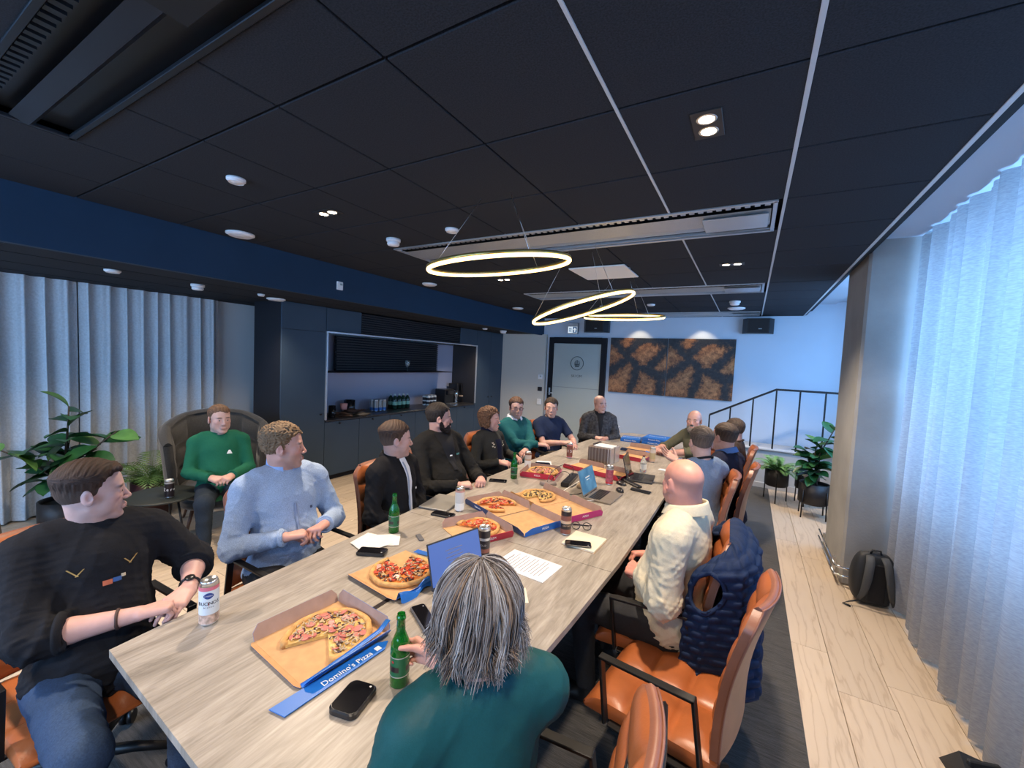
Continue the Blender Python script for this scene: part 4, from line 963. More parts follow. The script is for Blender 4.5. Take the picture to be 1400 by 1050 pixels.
def head_mesh(h, sk, stub=0, lipc=.35, fat=0, fem=False, stubc=(.10, .07, .055), neck=None, nr=.056, browc=(.05, .03, .02), bald=0):
    F = Field((-.12, -.16, -.22), (.12, .15, .145), h); E = F.ell; C_ = F.cone
    E((0, -.018, .040), (.074, .094, .081), .02); E((0, .035, .036), (.060, .048, .058), .025)
    E((0, .028, -.030), (.058 + fat, .058, .082), .03); C_((.046, -.005, -.052), (.016, .060, -.096), .023 + fat, .019 + fat, .02); C_((-.046, -.005, -.052), (-.016, .060, -.096), .023 + fat, .019 + fat, .02)
    E((0, .070, -.100), (.020, .017, .015), .012)
    for s in (-1, 1):
        E((s * .041, .054, -.014), (.022, .022, .018), .02); E((s * .048, .035, -.05), (.018 + fat, .025, .028), .02)
    C_((-.036, .074, .024), (.036, .074, .024), .011, .011, .012)
    for s in (-1, 1): E((s * .031, .096, .004), (.016, .016, .011), .012, '-')
    C_((0, .080, .016), (0, .101, -.024), .0072, .0088, .010); E((0, .103, -.029), (.0108, .0098, .0088), .006)
    for s in (-1, 1): E((s * .0120, .094, -.033), (.0078, .010, .0070), .005); E((s * .031, .0725, .0035), (.0150, .0115, .0120), .004); C_((s * .019, .0805, .0085), (s * .043, .0765, .0075), .0042, .0042, .003); C_((s * .020, .0800, -.0025), (s * .042, .0770, -.0020), .0032, .0032, .003)
    E((0, .0865, -.066), (.027, .009, .014), .010); E((0, .0905, -.0608), (.0195, .0068, .0042), .0035); E((0, .0900, -.0696), (.0175, .0075, .0052), .0035)
    for s in (-1, 1):
        Mx = rotz(s * -.35) @ rotx(.15); E((s * .078, -.014, -.002), (.0075, .020, .032), .006, Mx=Mx.T); E((s * .086, -.008, .002), (.006, .010, .018), .005, '-')
    nb_ = np.array(neck if neck is not None else (0, -.03, -.17)); C_((0, -.030, -.03), nb_, nr * .97, nr * 1.02, .025)
    C_((0, -.01, -.075), nb_ + np.array([0, .02, .0]), nr * .8, nr * .8, .02)
    P, Q = F.mesh()
    c_ = np.tile(np.array(sk, float), (len(P), 1)); x, y, z = P.T
    def blob(cx, cy, cz, r): return np.exp(-(((x - cx) / r) ** 2 + ((y - cy) / r) ** 2 + ((z - cz) / r) ** 2))
    red = .3 * blob(0, .105, -.03, .02) + .35 * (blob(.045, .07, -.02, .03) + blob(-.045, .07, -.02, .03)) + .35 * (blob(.08, -.01, 0, .03) + blob(-.08, -.01, 0, .03))
    c_ *= (1 - red[:, None] * np.array([.0, .28, .25]))
    lip = np.clip(1.5 * np.exp(-((np.abs(x) / .020) ** 4 + ((z + .065) / (.0092 * np.sqrt(np.clip(1 - (x / .030) ** 2, .05, 1)))) ** 4)) * (y > .08), 0, 1) * lipc * 1.6
    c_ = c_ * (1 - lip[:, None]) + lip[:, None] * np.array([sk[0] * .82, sk[1] * .58, sk[2] * .58])
    cr = np.clip(np.exp(-((np.abs(x) / .024) ** 6 + ((z + .0652) / .0022) ** 2)) * (y > .085), 0, 1) * .55; c_ = c_ * (1 - cr[:, None] * np.array([.6, .75, .75]))  # shade of the mouth crease, painted into the skin as a dark line
    if stub:
        m = np.clip((-.030 - z - .5 * np.maximum(0, .02 - np.abs(x)) * (y > .09)) / .012, 0, 1) * np.clip((y + .02 + .3 * (z + .03)) / .02, 0, 1) * np.clip((z + .135) / .02, 0, 1) * (1 - np.clip(lip * 3, 0, 1)) * stub
        c_ = c_ * (1 - m[:, None]) + m[:, None] * np.array(stubc)
    br = np.clip(1.4 * np.exp(-(((np.abs(x) - .033) / .017) ** 4 + ((z - .0255 + .15 * np.maximum(0, np.abs(x) - .035)) / .0052) ** 4)), 0, 1) * (y > .06) * .85
    c_ = c_ * (1 - br[:, None]) + br[:, None] * np.array(browc)
    if bald:
        m = np.clip((z + .02 - .6 * np.maximum(y, 0)) / .02, 0, 1) * np.clip((.055 - np.abs(z - .035)) / .02, 0, 1) * (y < .03) * bald; c_ = c_ * (1 - m[:, None]) + m[:, None] * np.array(stubc)
    return P, Q, c_
HL = ([-.13, -.07, -.03, -.008, .012, .030, .045, .062, .09], [-.080, -.068, -.040, -.006, .004, .030, .060, .068, .078])
def hair_mesh(h, st, col, seed=0):
    rr = np.random.default_rng(seed); F = Field((-.15, -.18, -.2), (.15, .15, .19), h); t = st.get('top', .014); sd = st.get('side', .006); BK = st.get('back', .010)
    up = st.get('line', 0)
    def cap(X, Y, Z):
        zl = np.interp(Y, HL[0], HL[1]) + up * np.clip(Y / .04, 0, 1) + .010 * np.sin(X * 60) * (Y > .05)
        zz = np.clip((Z - .03) / .05, 0, 1); ex = (sd + (t - sd) * zz) * (.15 + .85 * np.clip((Z - zl) / .04, 0, 1)); bk = BK * (.15 + .85 * np.clip((Z - zl) / .05, 0, 1))
        p = [X / (.074 + ex), (Y + .018) / (.094 + np.where(Y > 0, ex * .6, np.maximum(ex, bk))), (Z - .040) / (.081 + t)]
        k0 = np.sqrt(p[0] ** 2 + p[1] ** 2 + p[2] ** 2); q = (k0 - 1) * .085
        p2 = [X / (.061 + ex * .6), (Y - .035) / (.050 + t * .35), (Z - .036) / (.060 + t)]; k2 = np.sqrt(p2[0] ** 2 + p2[1] ** 2 + p2[2] ** 2); q = np.minimum(q, (k2 - 1) * .055)
        return np.maximum(q, (zl - Z) * .8 + 0 * X)
    F.put((-.14, -.17, -.12), (.14, .14, .18), cap, .004)
    for (a, b_, ra, rb) in st.get('tufts', []): F.cone(a, b_, ra, rb, .012)
    for (c_, r_) in st.get('lumps', []): F.ell(c_, r_, .02)
    for (c_, r_) in st.get('cuts', []): F.ell(c_, r_, .01, '-')
    P, Q = F.mesh(); N_ = vnorm(P, Q); x, y, z = P.T
    cf = st.get('comb', (1, 0)); an = st.get('freq', 130)
    q = x * cf[0] + y * cf[1]
    if st.get('curly'): s = np.sin(x * 190 + 3 * np.sin(y * 90)) * np.sin(y * 170 + 3 * np.sin(z * 110)) * np.sin(z * 160 + 2 * np.sin(x * 100)); amp = st.get('amp', .006)
    else:
        az = np.arctan2(x, y + .02) * .09; tp = np.clip((z - .06) / .03, 0, 1); q = q * tp + az * (1 - tp); s = np.sin(q * an * 2 + 2.2 * np.sin(z * 45 + y * 20) + 1.5 * np.sin(y * 37)) * .6 + .4 * np.sin(q * an * 4.3 + 3 * np.sin(y * 31 + z * 22)); amp = st.get('amp', .0016)
    w_ = np.clip((z + .01) / .05, .15, 1) if not st.get('curly') else 1
    P = P + N_ * (s * amp * w_)[:, None]
    c_ = np.array(col)[None] * (1 + .38 * s[:, None] + .12 * rr.normal(size=(len(P), 1)))
    fade = st.get('fade', 0)
    if fade:
        f_ = np.clip((.045 - z) / .07, 0, 1)[:, None] * fade; c_ = c_ * (1 - f_) + f_ * np.array(st.get('fadec', (.20, .14, .11)))
    return P, Q, np.clip(c_, .002, 1)
def beard_mesh(h, col, ln=.010, seed=0, full=True):
    F = Field((-.1, -.06, -.19), (.1, .15, .03), h)
    F.ell((0, .030, -.034), (.061, .062, .084 + ln * .5), .02); F.cone((.046, .0, -.052), (.016, .060, -.100), .025 + ln * .4, .021 + ln, .02); F.cone((-.046, .0, -.052), (-.016, .060, -.100), .025 + ln * .4, .021 + ln, .02); F.ell((0, .074, -.108), (.026, .020 + ln * .5, .018 + ln), .015)
    F.cone((-.020, .090, -.052), (.020, .090, -.052), .0075, .0075, .008)
    def cut(X, Y, Z): return -np.maximum(np.maximum(Z + .036 + .35 * np.maximum(0, Y - .03) * (np.abs(X) > .018) - np.where(Y < .035, .03, 0), -(Y + .005)), -.2 + 0 * X)
    F.put((-.1, -.06, -.2), (.1, .15, .03), cut, .003, '-')
    F.ell((0, .102, -.066), (.020, .016, .0075), .004, '-'); F.ell((0, .12, -.02), (.024, .03, .024), .004, '-')
    P, Q = F.mesh(); N_ = vnorm(P, Q); x, y, z = P.T
    s = np.sin(x * 300 + 2 * np.sin(z * 120)) * .5 + .5 * np.sin(z * 210 + 3 * np.sin(x * 140 + y * 90)); P = P + N_ * (s * .0018)[:, None]
    return P, Q, np.clip(np.array(col)[None] * (1 + .35 * s[:, None]), .002, 1)
def npo(name, PQC, m, root, Mw=None, label=None):
    P, Q, c_ = PQC
    if Mw is not None: P = P @ Mw[0].T + Mw[1]
    c4 = None
    if c_ is not None: c4 = np.ones((len(P), 4), np.float32); c4[:, :3] = c_
    o = mesh_obj(name, P, Q, m, root, True, col=c4, label=label); return o

def person(label, head, face, gaze, s):
    """head: world xyz of the head centre. face/gaze: world headings in degrees. s: settings."""
    q = s.get('q', 1.0); rz = R(face - 90); seat = s.get('seat', .455); B = s.get('build', 1.0); belly = s.get('belly', 0); hs = s.get('hs', 1.08)
    lean = R(s.get('lean', 6)); tilt = R(s.get('tilt', 0)); fem = s.get('fem', False)
    u = roty(tilt) @ rotx(lean) @ np.array([0, 0, 1.]); f_ = roty(tilt) @ rotx(lean) @ np.array([0, 1., 0]); r_ = np.cross(f_, u); Mb = np.array([r_, f_, u])
    P0 = np.array([0, 0, seat + .085]); hz = head[2]
    pit = R(s.get('pitch', 0)); yaw = R(gaze - face); roll = R(s.get('roll', 0)); hf = s.get('hf', .03)
    # torso length so that the head centre lands at its height
    NK = s.get('nk', .120) * hs; TL = (hz - P0[2] - NK) / u[2]; k = TL / .50
    nb_ = P0 + u * TL; HC = nb_ + np.array([0, hf, 0]) + np.array([0, 0, NK])
    HR = rotz(yaw) @ rotx(pit) @ roty(roll)
    Rz = rotz(rz); base = np.array([head[0], head[1], 0]) - Rz @ np.array([HC[0], HC[1], 0]); base[2] = 0
    inv = lambda p: Rz.T @ (np.array(p, float) - base)
    root = ent('person', label, 'person', tuple(base), rz)
    sw = s.get('sw', .185) * (1 if not fem else .9); L = {}; sh = {}
    for sd in (-1, 1): sh[sd] = P0 + u * TL * .85 + r_ * sd * sw * (1 + (B - 1) * .6)
    sk = s.get('skin', (.55, .32, .24)); hv = .0034 * q; parts = []
    # head and neck
    inh = lambda p: HR.T @ (np.array(p) - HC) / hs
    hm = head_mesh(hv, sk, s.get('stub', 0), s.get('lip', .3), s.get('fat', 0), fem, s.get('stubc', (.16, .11, .09)), inh(nb_ - u * .05), (.052 if fem else .060) + s.get('neck', 0), s.get('brow', (.06, .04, .03)), s.get('bald', 0))
    parts.append((hm[0] * hs @ HR.T + HC, hm[1], hm[2]))
    # arms
    arms = {}
    for sd in (-1, 1):
        a = s['R' if sd > 0 else 'L']; W = inv(a['w']) if 'w' in a else np.array(a['l'], float)
        pole = np.array(a.get('pole', (sd * .55, -.5, -.8))); E_ = inv(a['e']) if 'e' in a else np.array(a['le'], float) if 'le' in a else ik(sh[sd], W, .285 * (.94 if fem else 1.0), .262 * (.94 if fem else 1), pole)
        d = a.get('d'); d = (Rz.T @ np.array(d, float)) if d is not None else (W - E_); n = a.get('n'); n = (Rz.T @ np.array(n, float)) if n is not None else np.array([-sd * .5, .1, -.8])
        arms[sd] = (W, E_, unit_(d), n, a.get('pose', 'relax'))
        W_ = W; bare = s['top'].get('sleeve', 1) < .8; S2 = sh[sd] * .75 + E_ * .25 if bare else E_; lo = np.minimum(W_, E_) - .06; hi = np.maximum(W_, E_) + .06; ext = unit_(d) * .21; lo = np.minimum(lo, W_ + ext - .06); hi = np.maximum(hi, W_ + ext + .06)
        lo = np.minimum(lo, S2 - .06); hi = np.maximum(hi, S2 + .06); F = Field(lo, hi, .0042 * q)
        if bare: F.cone(S2, E_, .045 * B, .039 * B, .01)
        e3 = E_ + (W_ - E_) * .35; r3 = .041 * B if s['top'].get('sleeve', 1) < .8 else .033; F.cone(E_, e3, r3 * .93, r3, .01); F.cone(e3, W_, r3, .0265, .01)
        hand(F, W_, d, n, sd > 0, arms[sd][4], s.get('hand', 1.04 if not fem else .94)); p_, q_ = F.mesh()
        cc_ = np.tile(np.array(sk) * np.array([1, .93, .92]), (len(p_), 1)); parts.append((p_, q_, cc_))
    # legs
    kx = s.get('kx', .15); legs = {}
    for sd in (-1, 1):
        kn = np.array([sd * kx, s.get('ky', .43), seat + .075]); an = np.array([sd * (kx + .0), s.get('ay', .42), .10]); lk = s.get('legL' if sd < 0 else 'legR')
        if lk: kn, an = np.array(lk[0]), np.array(lk[1])
        legs[sd] = (P0 + np.array([sd * .095 * B, .0, -.01]), kn, an)
    F = Field((-.45, -.35, .02), (.45, .75, nb_[2] + .02), .022)
    def torso(F, g, neckline=False):
        F.ell(P0 + u * .01, ((.176 + .01 * belly) * B + g, .140 * B + g, .125 + g), .05, Mx=Mb)
        F.ell(P0 + u * .15 * k + f_ * (.018 + .05 * belly), ((.145 + .03 * belly) * B + g, (.105 + .055 * belly) * B + g, (.15) * k + g), .06, Mx=Mb)
        F.ell(P0 + u * .33 * k + f_ * (.012 + (.018 if fem else 0)), ((.158 if not fem else .140) * B + g, (.112 if not fem else .112) * B + g, .150 * k + g), .06, Mx=Mb)
        F.cone(sh[-1] * .78 + sh[1] * .22, sh[1] * .78 + sh[-1] * .22, .055 * B + g, .055 * B + g, .05)
        for sd in (-1, 1): F.cone(nb_ - u * .03, nb_ * .35 + sh[sd] * .65 + u * .012, .046 * B + g, .046 * B + g, .04); F.ell(sh[sd] - u * .012 - r_ * sd * .008, (.048 * B + g,) * 3, .04)
    torso(F, -.012)
    for sd in (-1, 1):
        F.cone(sh[sd], arms[sd][1], .040 * B, .030 * B, .02); F.cone(legs[sd][0], legs[sd][1], .072 * B, .052, .03); F.cone(legs[sd][1], legs[sd][2], .050, .036, .02)
    F.cone(nb_ - u * .04, nb_, .048, .048, .02)
    p_, q_ = F.mesh(); parts.append((p_, q_, np.tile(np.array(sk), (len(p_), 1))))
    npo('body', join(parts), skin, root)
    # eyes
    if q < 1.9:
        for sd in (-1, 1):
            c_ = HC + HR @ np.array([sd * .031, .0728, .0030]) * hs
            e = MB(); e.sphere(tuple(c_), .0118 * hs, 14, 10); eo = e.obj('eye', eyew, root)
            g_ = HR @ unit_([s.get('eyex', 0), 1, s.get('eyez', -.1)]); MB().sphere(tuple(c_ + g_ * .0076 * hs), .0060 * hs, 10, 8).obj('iris', iris, eo)
    hc_ = s.get('hairc', (.05, .03, .018))
    if s.get('hair') is not None: npo('hair', hair_mesh(hv * 1.05, s['hair'], hc_, int(head[1] * 100)), hairm, root, (HR * hs, HC))
    if s.get('beard'): npo('beard', beard_mesh(hv * 1.05, s['beard'][0], s['beard'][1]), hairm, root, (HR * hs, HC))
    if s.get('glasses'):
        g = MB()
        for sd in (-1, 1):
            g.tube([tuple(HC + HR @ np.array([sd * .032 + .021 * cos(a), .103 - .3 * abs(.021 * cos(a) + 0) * 0, .002 + .016 * sin(a)]) * hs) for a in np.linspace(0, 2 * pi, 18, endpoint=False)], .0022 * hs, 5, True)
            g.tube([tuple(HC + HR @ np.array(p) * hs) for p in ((sd * .053, .102, .006), (sd * .078, .06, .006), (sd * .083, -.005, .004))], .0020, 5)
        g.tube([tuple(HC + HR @ np.array(p) * hs) for p in ((-.011, .104, .004), (0, .107, .007), (.011, .104, .004))], .002, 5); g.obj('glasses', blkp, root)
    # ---- clothes
    top = s['top']; g = top.get('loose', .012); hc2 = .0085 * q; lo = np.minimum.reduce([P0 - [.34, .26, .14], arms[-1][0] - .09, arms[1][0] - .09, arms[-1][1] - .10, arms[1][1] - .10, sh[-1] - .12]); hi = np.maximum.reduce([nb_ + [.30, .3, .06], arms[-1][0] + .09, arms[1][0] + .09, arms[-1][1] + .10, arms[1][1] + .10, sh[1] + .12, P0 + [.34, .34, .2]])
    F = Field(lo, hi, hc2); torso(F, g)
    sl = top.get('sleeve', 1.0); ax = top.get('armfat', 0)
    for sd in (-1, 1):
        W, E_ = arms[sd][0], arms[sd][1]; S_ = sh[sd]; a0 = .046 * B + g + ax; a1 = .041 * B + g + ax; a2 = .034 + g * .6
        if sl <= .5: F.cone(S_, S_ + (E_ - S_) * sl * 2, a0, a1 + .006, .035, cb=True)
        else:
            F.cone(S_, E_, a0, a1, .035); e_ = (sl - .5) * 2; F.cone(E_, E_ + (W - E_) * e_, a1, a1 + (a2 - a1) * e_, .02, cb=True)
    # trim the top just above the neck base
    if top.get('hem') is not None: pass
    F.cone(nb_ + u * (.012 + top.get('neckup', 0)), nb_ + u * .2, .075, .10, .006, '-', ca=True)
    p_, q_ = F.mesh(); N_ = vnorm(p_, q_); am_ = top.get('fold', .005) * 1.3; el = np.zeros(len(p_))
    for sd in (-1, 1): el += np.exp(-(np.linalg.norm(p_ - arms[sd][1], axis=1) / .11) ** 2) + .6 * np.exp(-(np.linalg.norm(p_ - sh[sd] + u * .08, axis=1) / .09) ** 2)
    wz = np.clip(1.2 - ((p_ - P0) @ u) / .28, 0, 1)
    p_ = p_ + N_ * (np.maximum(folds(p_, int(head[0] * 77) % 97 + 3), -.35) * am_ * (.55 + 1.0 * np.clip(el, 0, 1) + .8 * wz))[:, None]
    sh_o = npo(top.get('name', 'jumper'), (p_, q_, None), top['mat'], root); topv = p_
    # collar ring or shirt collar
    cz = top.get('collar', 'crew'); ang = lambda a: r_ * sin(a) + f_ * cos(a)
    nk = ((.052 if fem else .060) + s.get('neck', 0)) * hs + .004
    if cz == 'crew': MB().tube([tuple(nb_ + u * (.010 - .022 * cos(a)) + f_ * .004 + ang(a) * (nk + .006)) for a in np.linspace(0, 2 * pi, 28, endpoint=False)], .009, 7, True).obj('neckband', top.get('cmat', top['mat']), root)
    if cz in ('shirt', 'high', 'vest'):
        gap = R(top.get('gap', 16)); hh = top.get('ch', .040); A = np.linspace(gap, 2 * pi - gap, 34); mb = MB()
        rows = [(nk + .006, -.012), (nk + .004, hh * .8), (nk + .006, hh), (nk + .014, hh * .98), (nk + .024, hh * .5), (nk + .032, -.002)] if cz == 'shirt' else [(nk + .012, -.03), (nk + .007, .01), (nk + .005, hh), (nk + .011, hh + .002), (nk + .014, .01), (nk + .022, -.03)]
        def cf_(v, a_):
            a = A[0] + (A[-1] - A[0]) * a_; x = v * (len(rows) - 1); i = min(int(x), len(rows) - 2); w_ = x - i; rr_ = rows[i][0] * (1 - w_) + rows[i + 1][0] * w_; zz_ = rows[i][1] * (1 - w_) + rows[i + 1][1] * w_
            dr = .024 * cos(a); pt = .018 * max(0, cos(a)) ** 6 * (1 if v > .7 else 0)
            return tuple(nb_ + u * (zz_ - dr - pt) + f_ * .004 + ang(a) * rr_)
        mb.grid(cf_, len(rows) * 2, 40); mb.obj('collar', top.get('cmat', top['mat']), root)
    for sd in (-1, 1):
        if sl > .5 and top.get('cuff', True):
            W, E_ = arms[sd][0], arms[sd][1]; e_ = (sl - .5) * 2; c_ = E_ + (W - E_) * e_; d = unit_(W - E_); x_ = unit_(np.cross(d, [0, .3, 1])); y_ = np.cross(d, x_); rr_ = (.044 * B + g + ax) * (1 - e_) + (.034 + g * .6) * e_ - .003
            if sl > .9: rr_ -= .001
            MB().tube([tuple(c_ - d * .012 + x_ * rr_ * cos(a) + y_ * rr_ * sin(a)) for a in np.linspace(0, 2 * pi, 22, endpoint=False)], .0065, 6, True, 2.4).obj('cuff', top.get('cuffmat', top['mat']), root)
    # trousers
    tr_ = s.get('legs', {}); tm_ = tr_.get('mat', MATS['dark_trousers']); F = Field((-.45, -.30, .06), (.50, .80, seat + .30), .010 * q)
    F.ell(P0 + u * -.005, (.172 * B, .137 * B, .115), .04, Mx=Mb)
    for sd in (-1, 1):
        H_, K_, A_ = legs[sd]; F.cone(H_, K_, .094 * B, .070, .04); F.cone(K_, A_, .066, .050, .03, cb=True)
    p_, q_ = F.mesh(); N_ = vnorm(p_, q_); p_ = p_ + N_ * (folds(p_, 11, 28) * .005)[:, None]; npo('trousers', (p_, q_, None), tm_, root)
    for sd in (-1, 1):
        A_ = legs[sd][2]; K_ = legs[sd][1]; fd = unit_([sd * .12, 1, 0]) if not tr_.get('toe') else unit_(tr_['toe']); z0 = A_[2] - .062
        if A_[2] < .25: z0 = .036
        b_ = np.array([A_[0], A_[1], z0]); F = Field(b_ - [.14, .14, .06], b_ + [.16, .30, .14], .007 * q)
        F.cone(b_ - fd * .045 + [0, 0, .008], b_ + fd * .15, .040, .034, .03); F.cone(b_ - fd * .02 + [0, 0, .03], b_ + [0, 0, .075], .040, .042, .03); F.ell(b_ + fd * .10 + [0, 0, .0], (.044, .07, .034), .03)
        def fl_(X, Y, Z, zc=z0 - .036): return Z - zc + 0 * X + 0 * Y
        F.put(b_ - [.2, .2, .1], b_ + [.2, .3, -.034], fl_, .002, '-'); p_, q_ = F.mesh()
        npo('shoe', (p_, q_, None), tr_.get('shoe', MATS['dark_shoe']), root)
    s['_'] = dict(root=root, nb=nb_, u=u, f=f_, r=r_, P0=P0, HC=HC, HR=HR, sh=sh, arms=arms, hs=hs, Rz=Rz, base=base, k=k, TL=TL, tv=topv, A=arms)
    return s['_']
mat('dark_trousers', (.018, .019, .023), .9, noise=(120, .15), bump=(240, .3, .002)); mat('dark_shoe', (.012, .011, .011), .45)

def patch(q, name, m, xf, wf, z0, z1, off=.004, nu=6, nv=14, th=.0):
    """cloth piece lying on the front of the top: xf(z) centre, wf(z) width, z along the spine from the pelvis"""
    D = q['tv'] - q['P0']; X = D @ q['r']; Y = D @ q['f']; Z = D @ q['u']; m_ = Y > 0; X, Y, Z = X[m_], Y[m_], Z[m_]
    def at_(x, z):
        k = (np.abs(X - x) < .013) & (np.abs(Z - z) < .013)
        if not k.any(): return float(Y[np.argmin((X - x) ** 2 + (Z - z) ** 2)])
        return float(Y[k].max())
    mb = MB()
    def fn(u_, v_):
        z = z0 + (z1 - z0) * v_; x = xf(z) + (u_ - .5) * wf(z); y = at_(x, z) + off * (1 - .6 * (2 * u_ - 1) ** 4)
        return tuple(q['P0'] + q['r'] * x + q['f'] * y + q['u'] * z)
    mb.grid(fn, nu, nv); return mb.obj(name, m, q['root'])
def band(q, sd, t, r, m, name, w=2.0, face=None):
    W, E_ = q['A'][sd][0], q['A'][sd][1]; d = unit_(W - E_); c_ = E_ + (W - E_) * t; x_ = unit_(np.cross(d, [0, .3, 1])); y_ = np.cross(d, x_)
    o = MB().tube([tuple(c_ + x_ * r * cos(a) + y_ * r * sin(a)) for a in np.linspace(0, 2 * pi, 20, endpoint=False)], .004, 6, True, w).obj(name, m, q['root'])
    if face is not None:
        n_ = unit_(np.array(face) - d * (np.array(face) @ d)); MB().lathe([(.017, 0), (.019, .003), (.017, .008), (0, .008)], 18, M=fr(tuple(c_ + n_ * (r - .002)), tuple(d), tuple(np.cross(n_, d)))).obj('watch_face', m, o)
# ---- the fifteen people round the room
LAP = lambda sd, x=.05, y=.26, z=.70: None
jeans = fab('indigo_jeans', (.030, .055, .110), 200, .2); beige = fab('beige_chino', (.30, .25, .19), 160, .08)
PEOPLE = []
def P_(label, head, face, gaze, **s): s['lab'] = label; PEOPLE.append((label, head, face, gaze, s)); return person(label, head, face, gaze, s)
def clasp(x=0, y=.27, z=.69, pose='clasp'):
    return dict(R=dict(l=(x + .075, y - .04, z), pose=pose, d=None, pole=(.7, -.4, -.7)), L=dict(l=(x - .075, y - .04, z), pose=pose, pole=(-.7, -.4, -.7)))
blackj = fab('black_knit', (.012, .013, .017), 140, .12)
p1 = P_('man in a black jumper with rolled sleeves and blue jeans, nearest on the left', (-2.22, .585, 1.20), -2, 72, q=.85, lean=12, tilt=-2, build=1.04, belly=.25, hs=.98, skin=(.56, .36, .32), stub=.10, lip=.35, hair=dict(top=.022, side=.004, back=.006, comb=(.5, 1), tufts=[((-.03, .055, .10), (.035, .075, .098), .016, .012)], fade=.3, line=.006), hairc=(.036, .019, .013), brow=(.08, .05, .04),
  R=dict(w=(-1.925, .625, .785), e=(-2.06, .385, .77), pose='clasp', n=(.1, .3, -.9), d=(.30, .95, 0)), L=dict(w=(-1.955, .80, .79), e=(-2.15, .90, .82), pose='relax', n=(.0, -.5, -.8), d=(.55, -.8, -.1)),
  top=dict(mat=blackj, sleeve=.66, loose=.018, armfat=.010, fold=.007, collar='high', gap=30, ch=.022), legs=dict(mat=jeans), kx=.14, ky=.46)
grn = fab('emerald_sweat', (.012, .115, .065), 120, .08)
p2 = P_('man in a green sweatshirt sitting back in the lounge armchair', (-4.32, 2.01, 1.11), -22, -5, q=1.6, seat=.40, lean=14, build=1.0, belly=.2, hs=1.08, skin=(.58, .36, .30), hair=dict(top=.014, side=.002, back=.004, fade=.6), hairc=(.13, .07, .04),
  **clasp(0, .27, .64), top=dict(mat=grn, name='sweatshirt', loose=.012), legs=dict(mat=fab('dark_denim', (.02, .03, .045), 160, .15), shoe=mat('white_shoe', (.62, .60, .55), .6)), kx=.13, ky=.42, ay=.44)
lbl = fab('light_blue_marl', (.30, .39, .55), 260, .22)
p3 = P_('heavy man in a light blue half zip jumper with clasped hands', (-2.32, 1.42, 1.235), -6, 52, q=.9, lean=5, build=1.14, belly=.42, hs=1.05, fat=.004, skin=(.56, .31, .25), stub=.35, stubc=(.24, .17, .13), hair=dict(top=.022, side=.010, back=.010, curly=True), hairc=(.16, .10, .055), brow=(.2, .12, .07),
  R=dict(l=(.11, .235, .805), le=(.285, .03, .74), pose='clasp', n=(.2, .6, -.6), d=(.35, .93, 0)), L=dict(l=(-.11, .235, .81), le=(-.295, .03, .75), pose='clasp', n=(.3, -.7, -.4), d=(.3, -.95, 0)),
  top=dict(mat=lbl, loose=.012, armfat=.004, fold=.006, collar='high', gap=20, ch=.045, cmat=fab('pale_blue_collar', (.28, .42, .72), 160, .1)), kx=.15)
p4 = P_('young man in a black overshirt with a white T-shirt and lanyard', (-2.16, 2.15, 1.19), 6, 55, q=1.0, lean=6, build=.98, hs=1.03, skin=(.52, .32, .27), stub=.22, hair=dict(top=.026, side=.004, back=.006, comb=(.3, 1), fade=.35), hairc=(.055, .032, .022),
  **clasp(0, .22, .665, 'relax'), top=dict(mat=fab('black_overshirt', (.010, .010, .012), 120, .1), name='overshirt', loose=.016, fold=.006, collar='shirt', gap=34, ch=.03))
p5 = P_('large man with a dark full beard in a black pullover', (-2.36, 2.86, 1.255), -10, 45, q=1.1, lean=10, build=1.16, belly=.7, hs=1.04, skin=(.52, .31, .26), hair=dict(top=.020, side=.008, back=.008, comb=(.5, 1)), hairc=(.022, .016, .013), beard=((.016, .011, .009), .016), brow=(.03, .02, .018),
  R=dict(l=(.13, .34, .775), le=(.29, .10, .73), pose='clasp', n=(.2, .5, -.7), d=(.6, .75, 0)), L=dict(l=(-.12, .35, .78), le=(-.29, .11, .74), pose='clasp', n=(.2, -.5, -.7), d=(.5, -.8, 0)),
  top=dict(mat=fab('black_wool', (.014, .014, .014), 140, .1), name='pullover', loose=.014, fold=.006, collar='crew'))
p6 = P_('woman with wavy light brown hair in a dark dress with white belt', (-2.34, 3.66, 1.165), -8, 18, q=1.2, fem=True, lean=8, build=1.0, belly=.25, hs=1.0, skin=(.58, .34, .28), lip=.5, hair=dict(top=.024, side=.026, back=.026, curly=True, amp=.010, lumps=[((.075, -.02, -.03), (.028, .045, .055)), ((-.075, -.02, -.03), (.028, .045, .055)), ((0, -.08, -.03), (.065, .035, .055))]), hairc=(.15, .075, .04), brow=(.2, .12, .08),
  R=dict(w=(-2.14, 3.55, .765), pole=(.7, -.4, -.7), pose='relax', d=(.9, .5, -.1)), L=dict(w=(-2.12, 3.86, .765), pole=(-.7, -.4, -.7), pose='relax', d=(.8, -.5, 0)),
  top=dict(mat=fab('charcoal_dress', (.030, .030, .028), 140, .15), name='dress', loose=.008, collar='high', gap=2, ch=.05, cmat=fab('navy_rollneck', (.010, .012, .030), 160, .1)), legs=dict(mat=MATS['charcoal_dress']))
p7 = P_('man with glasses in a teal jumper with crossed arms', (-2.46, 4.43, 1.215), -24, -46, q=1.3, lean=12, build=1.0, hs=1.04, skin=(.56, .34, .28), stub=.35, stubc=(.2, .12, .08), glasses=True, hair=dict(top=.020, side=.006, back=.008), hairc=(.07, .035, .022),
  R=dict(l=(-.10, .24, .82), pole=(.9, .1, -.6), pose='relax', d=None), L=dict(l=(.10, .27, .78), pole=(-.9, .1, -.6), pose='relax'),
  top=dict(mat=fab('teal_knit', (.012, .095, .105), 140, .1), loose=.012, collar='shirt', gap=16, cmat=mat('shirt_white', (.62, .66, .74), .8)), legs=dict(mat=MATS['dark_denim']))
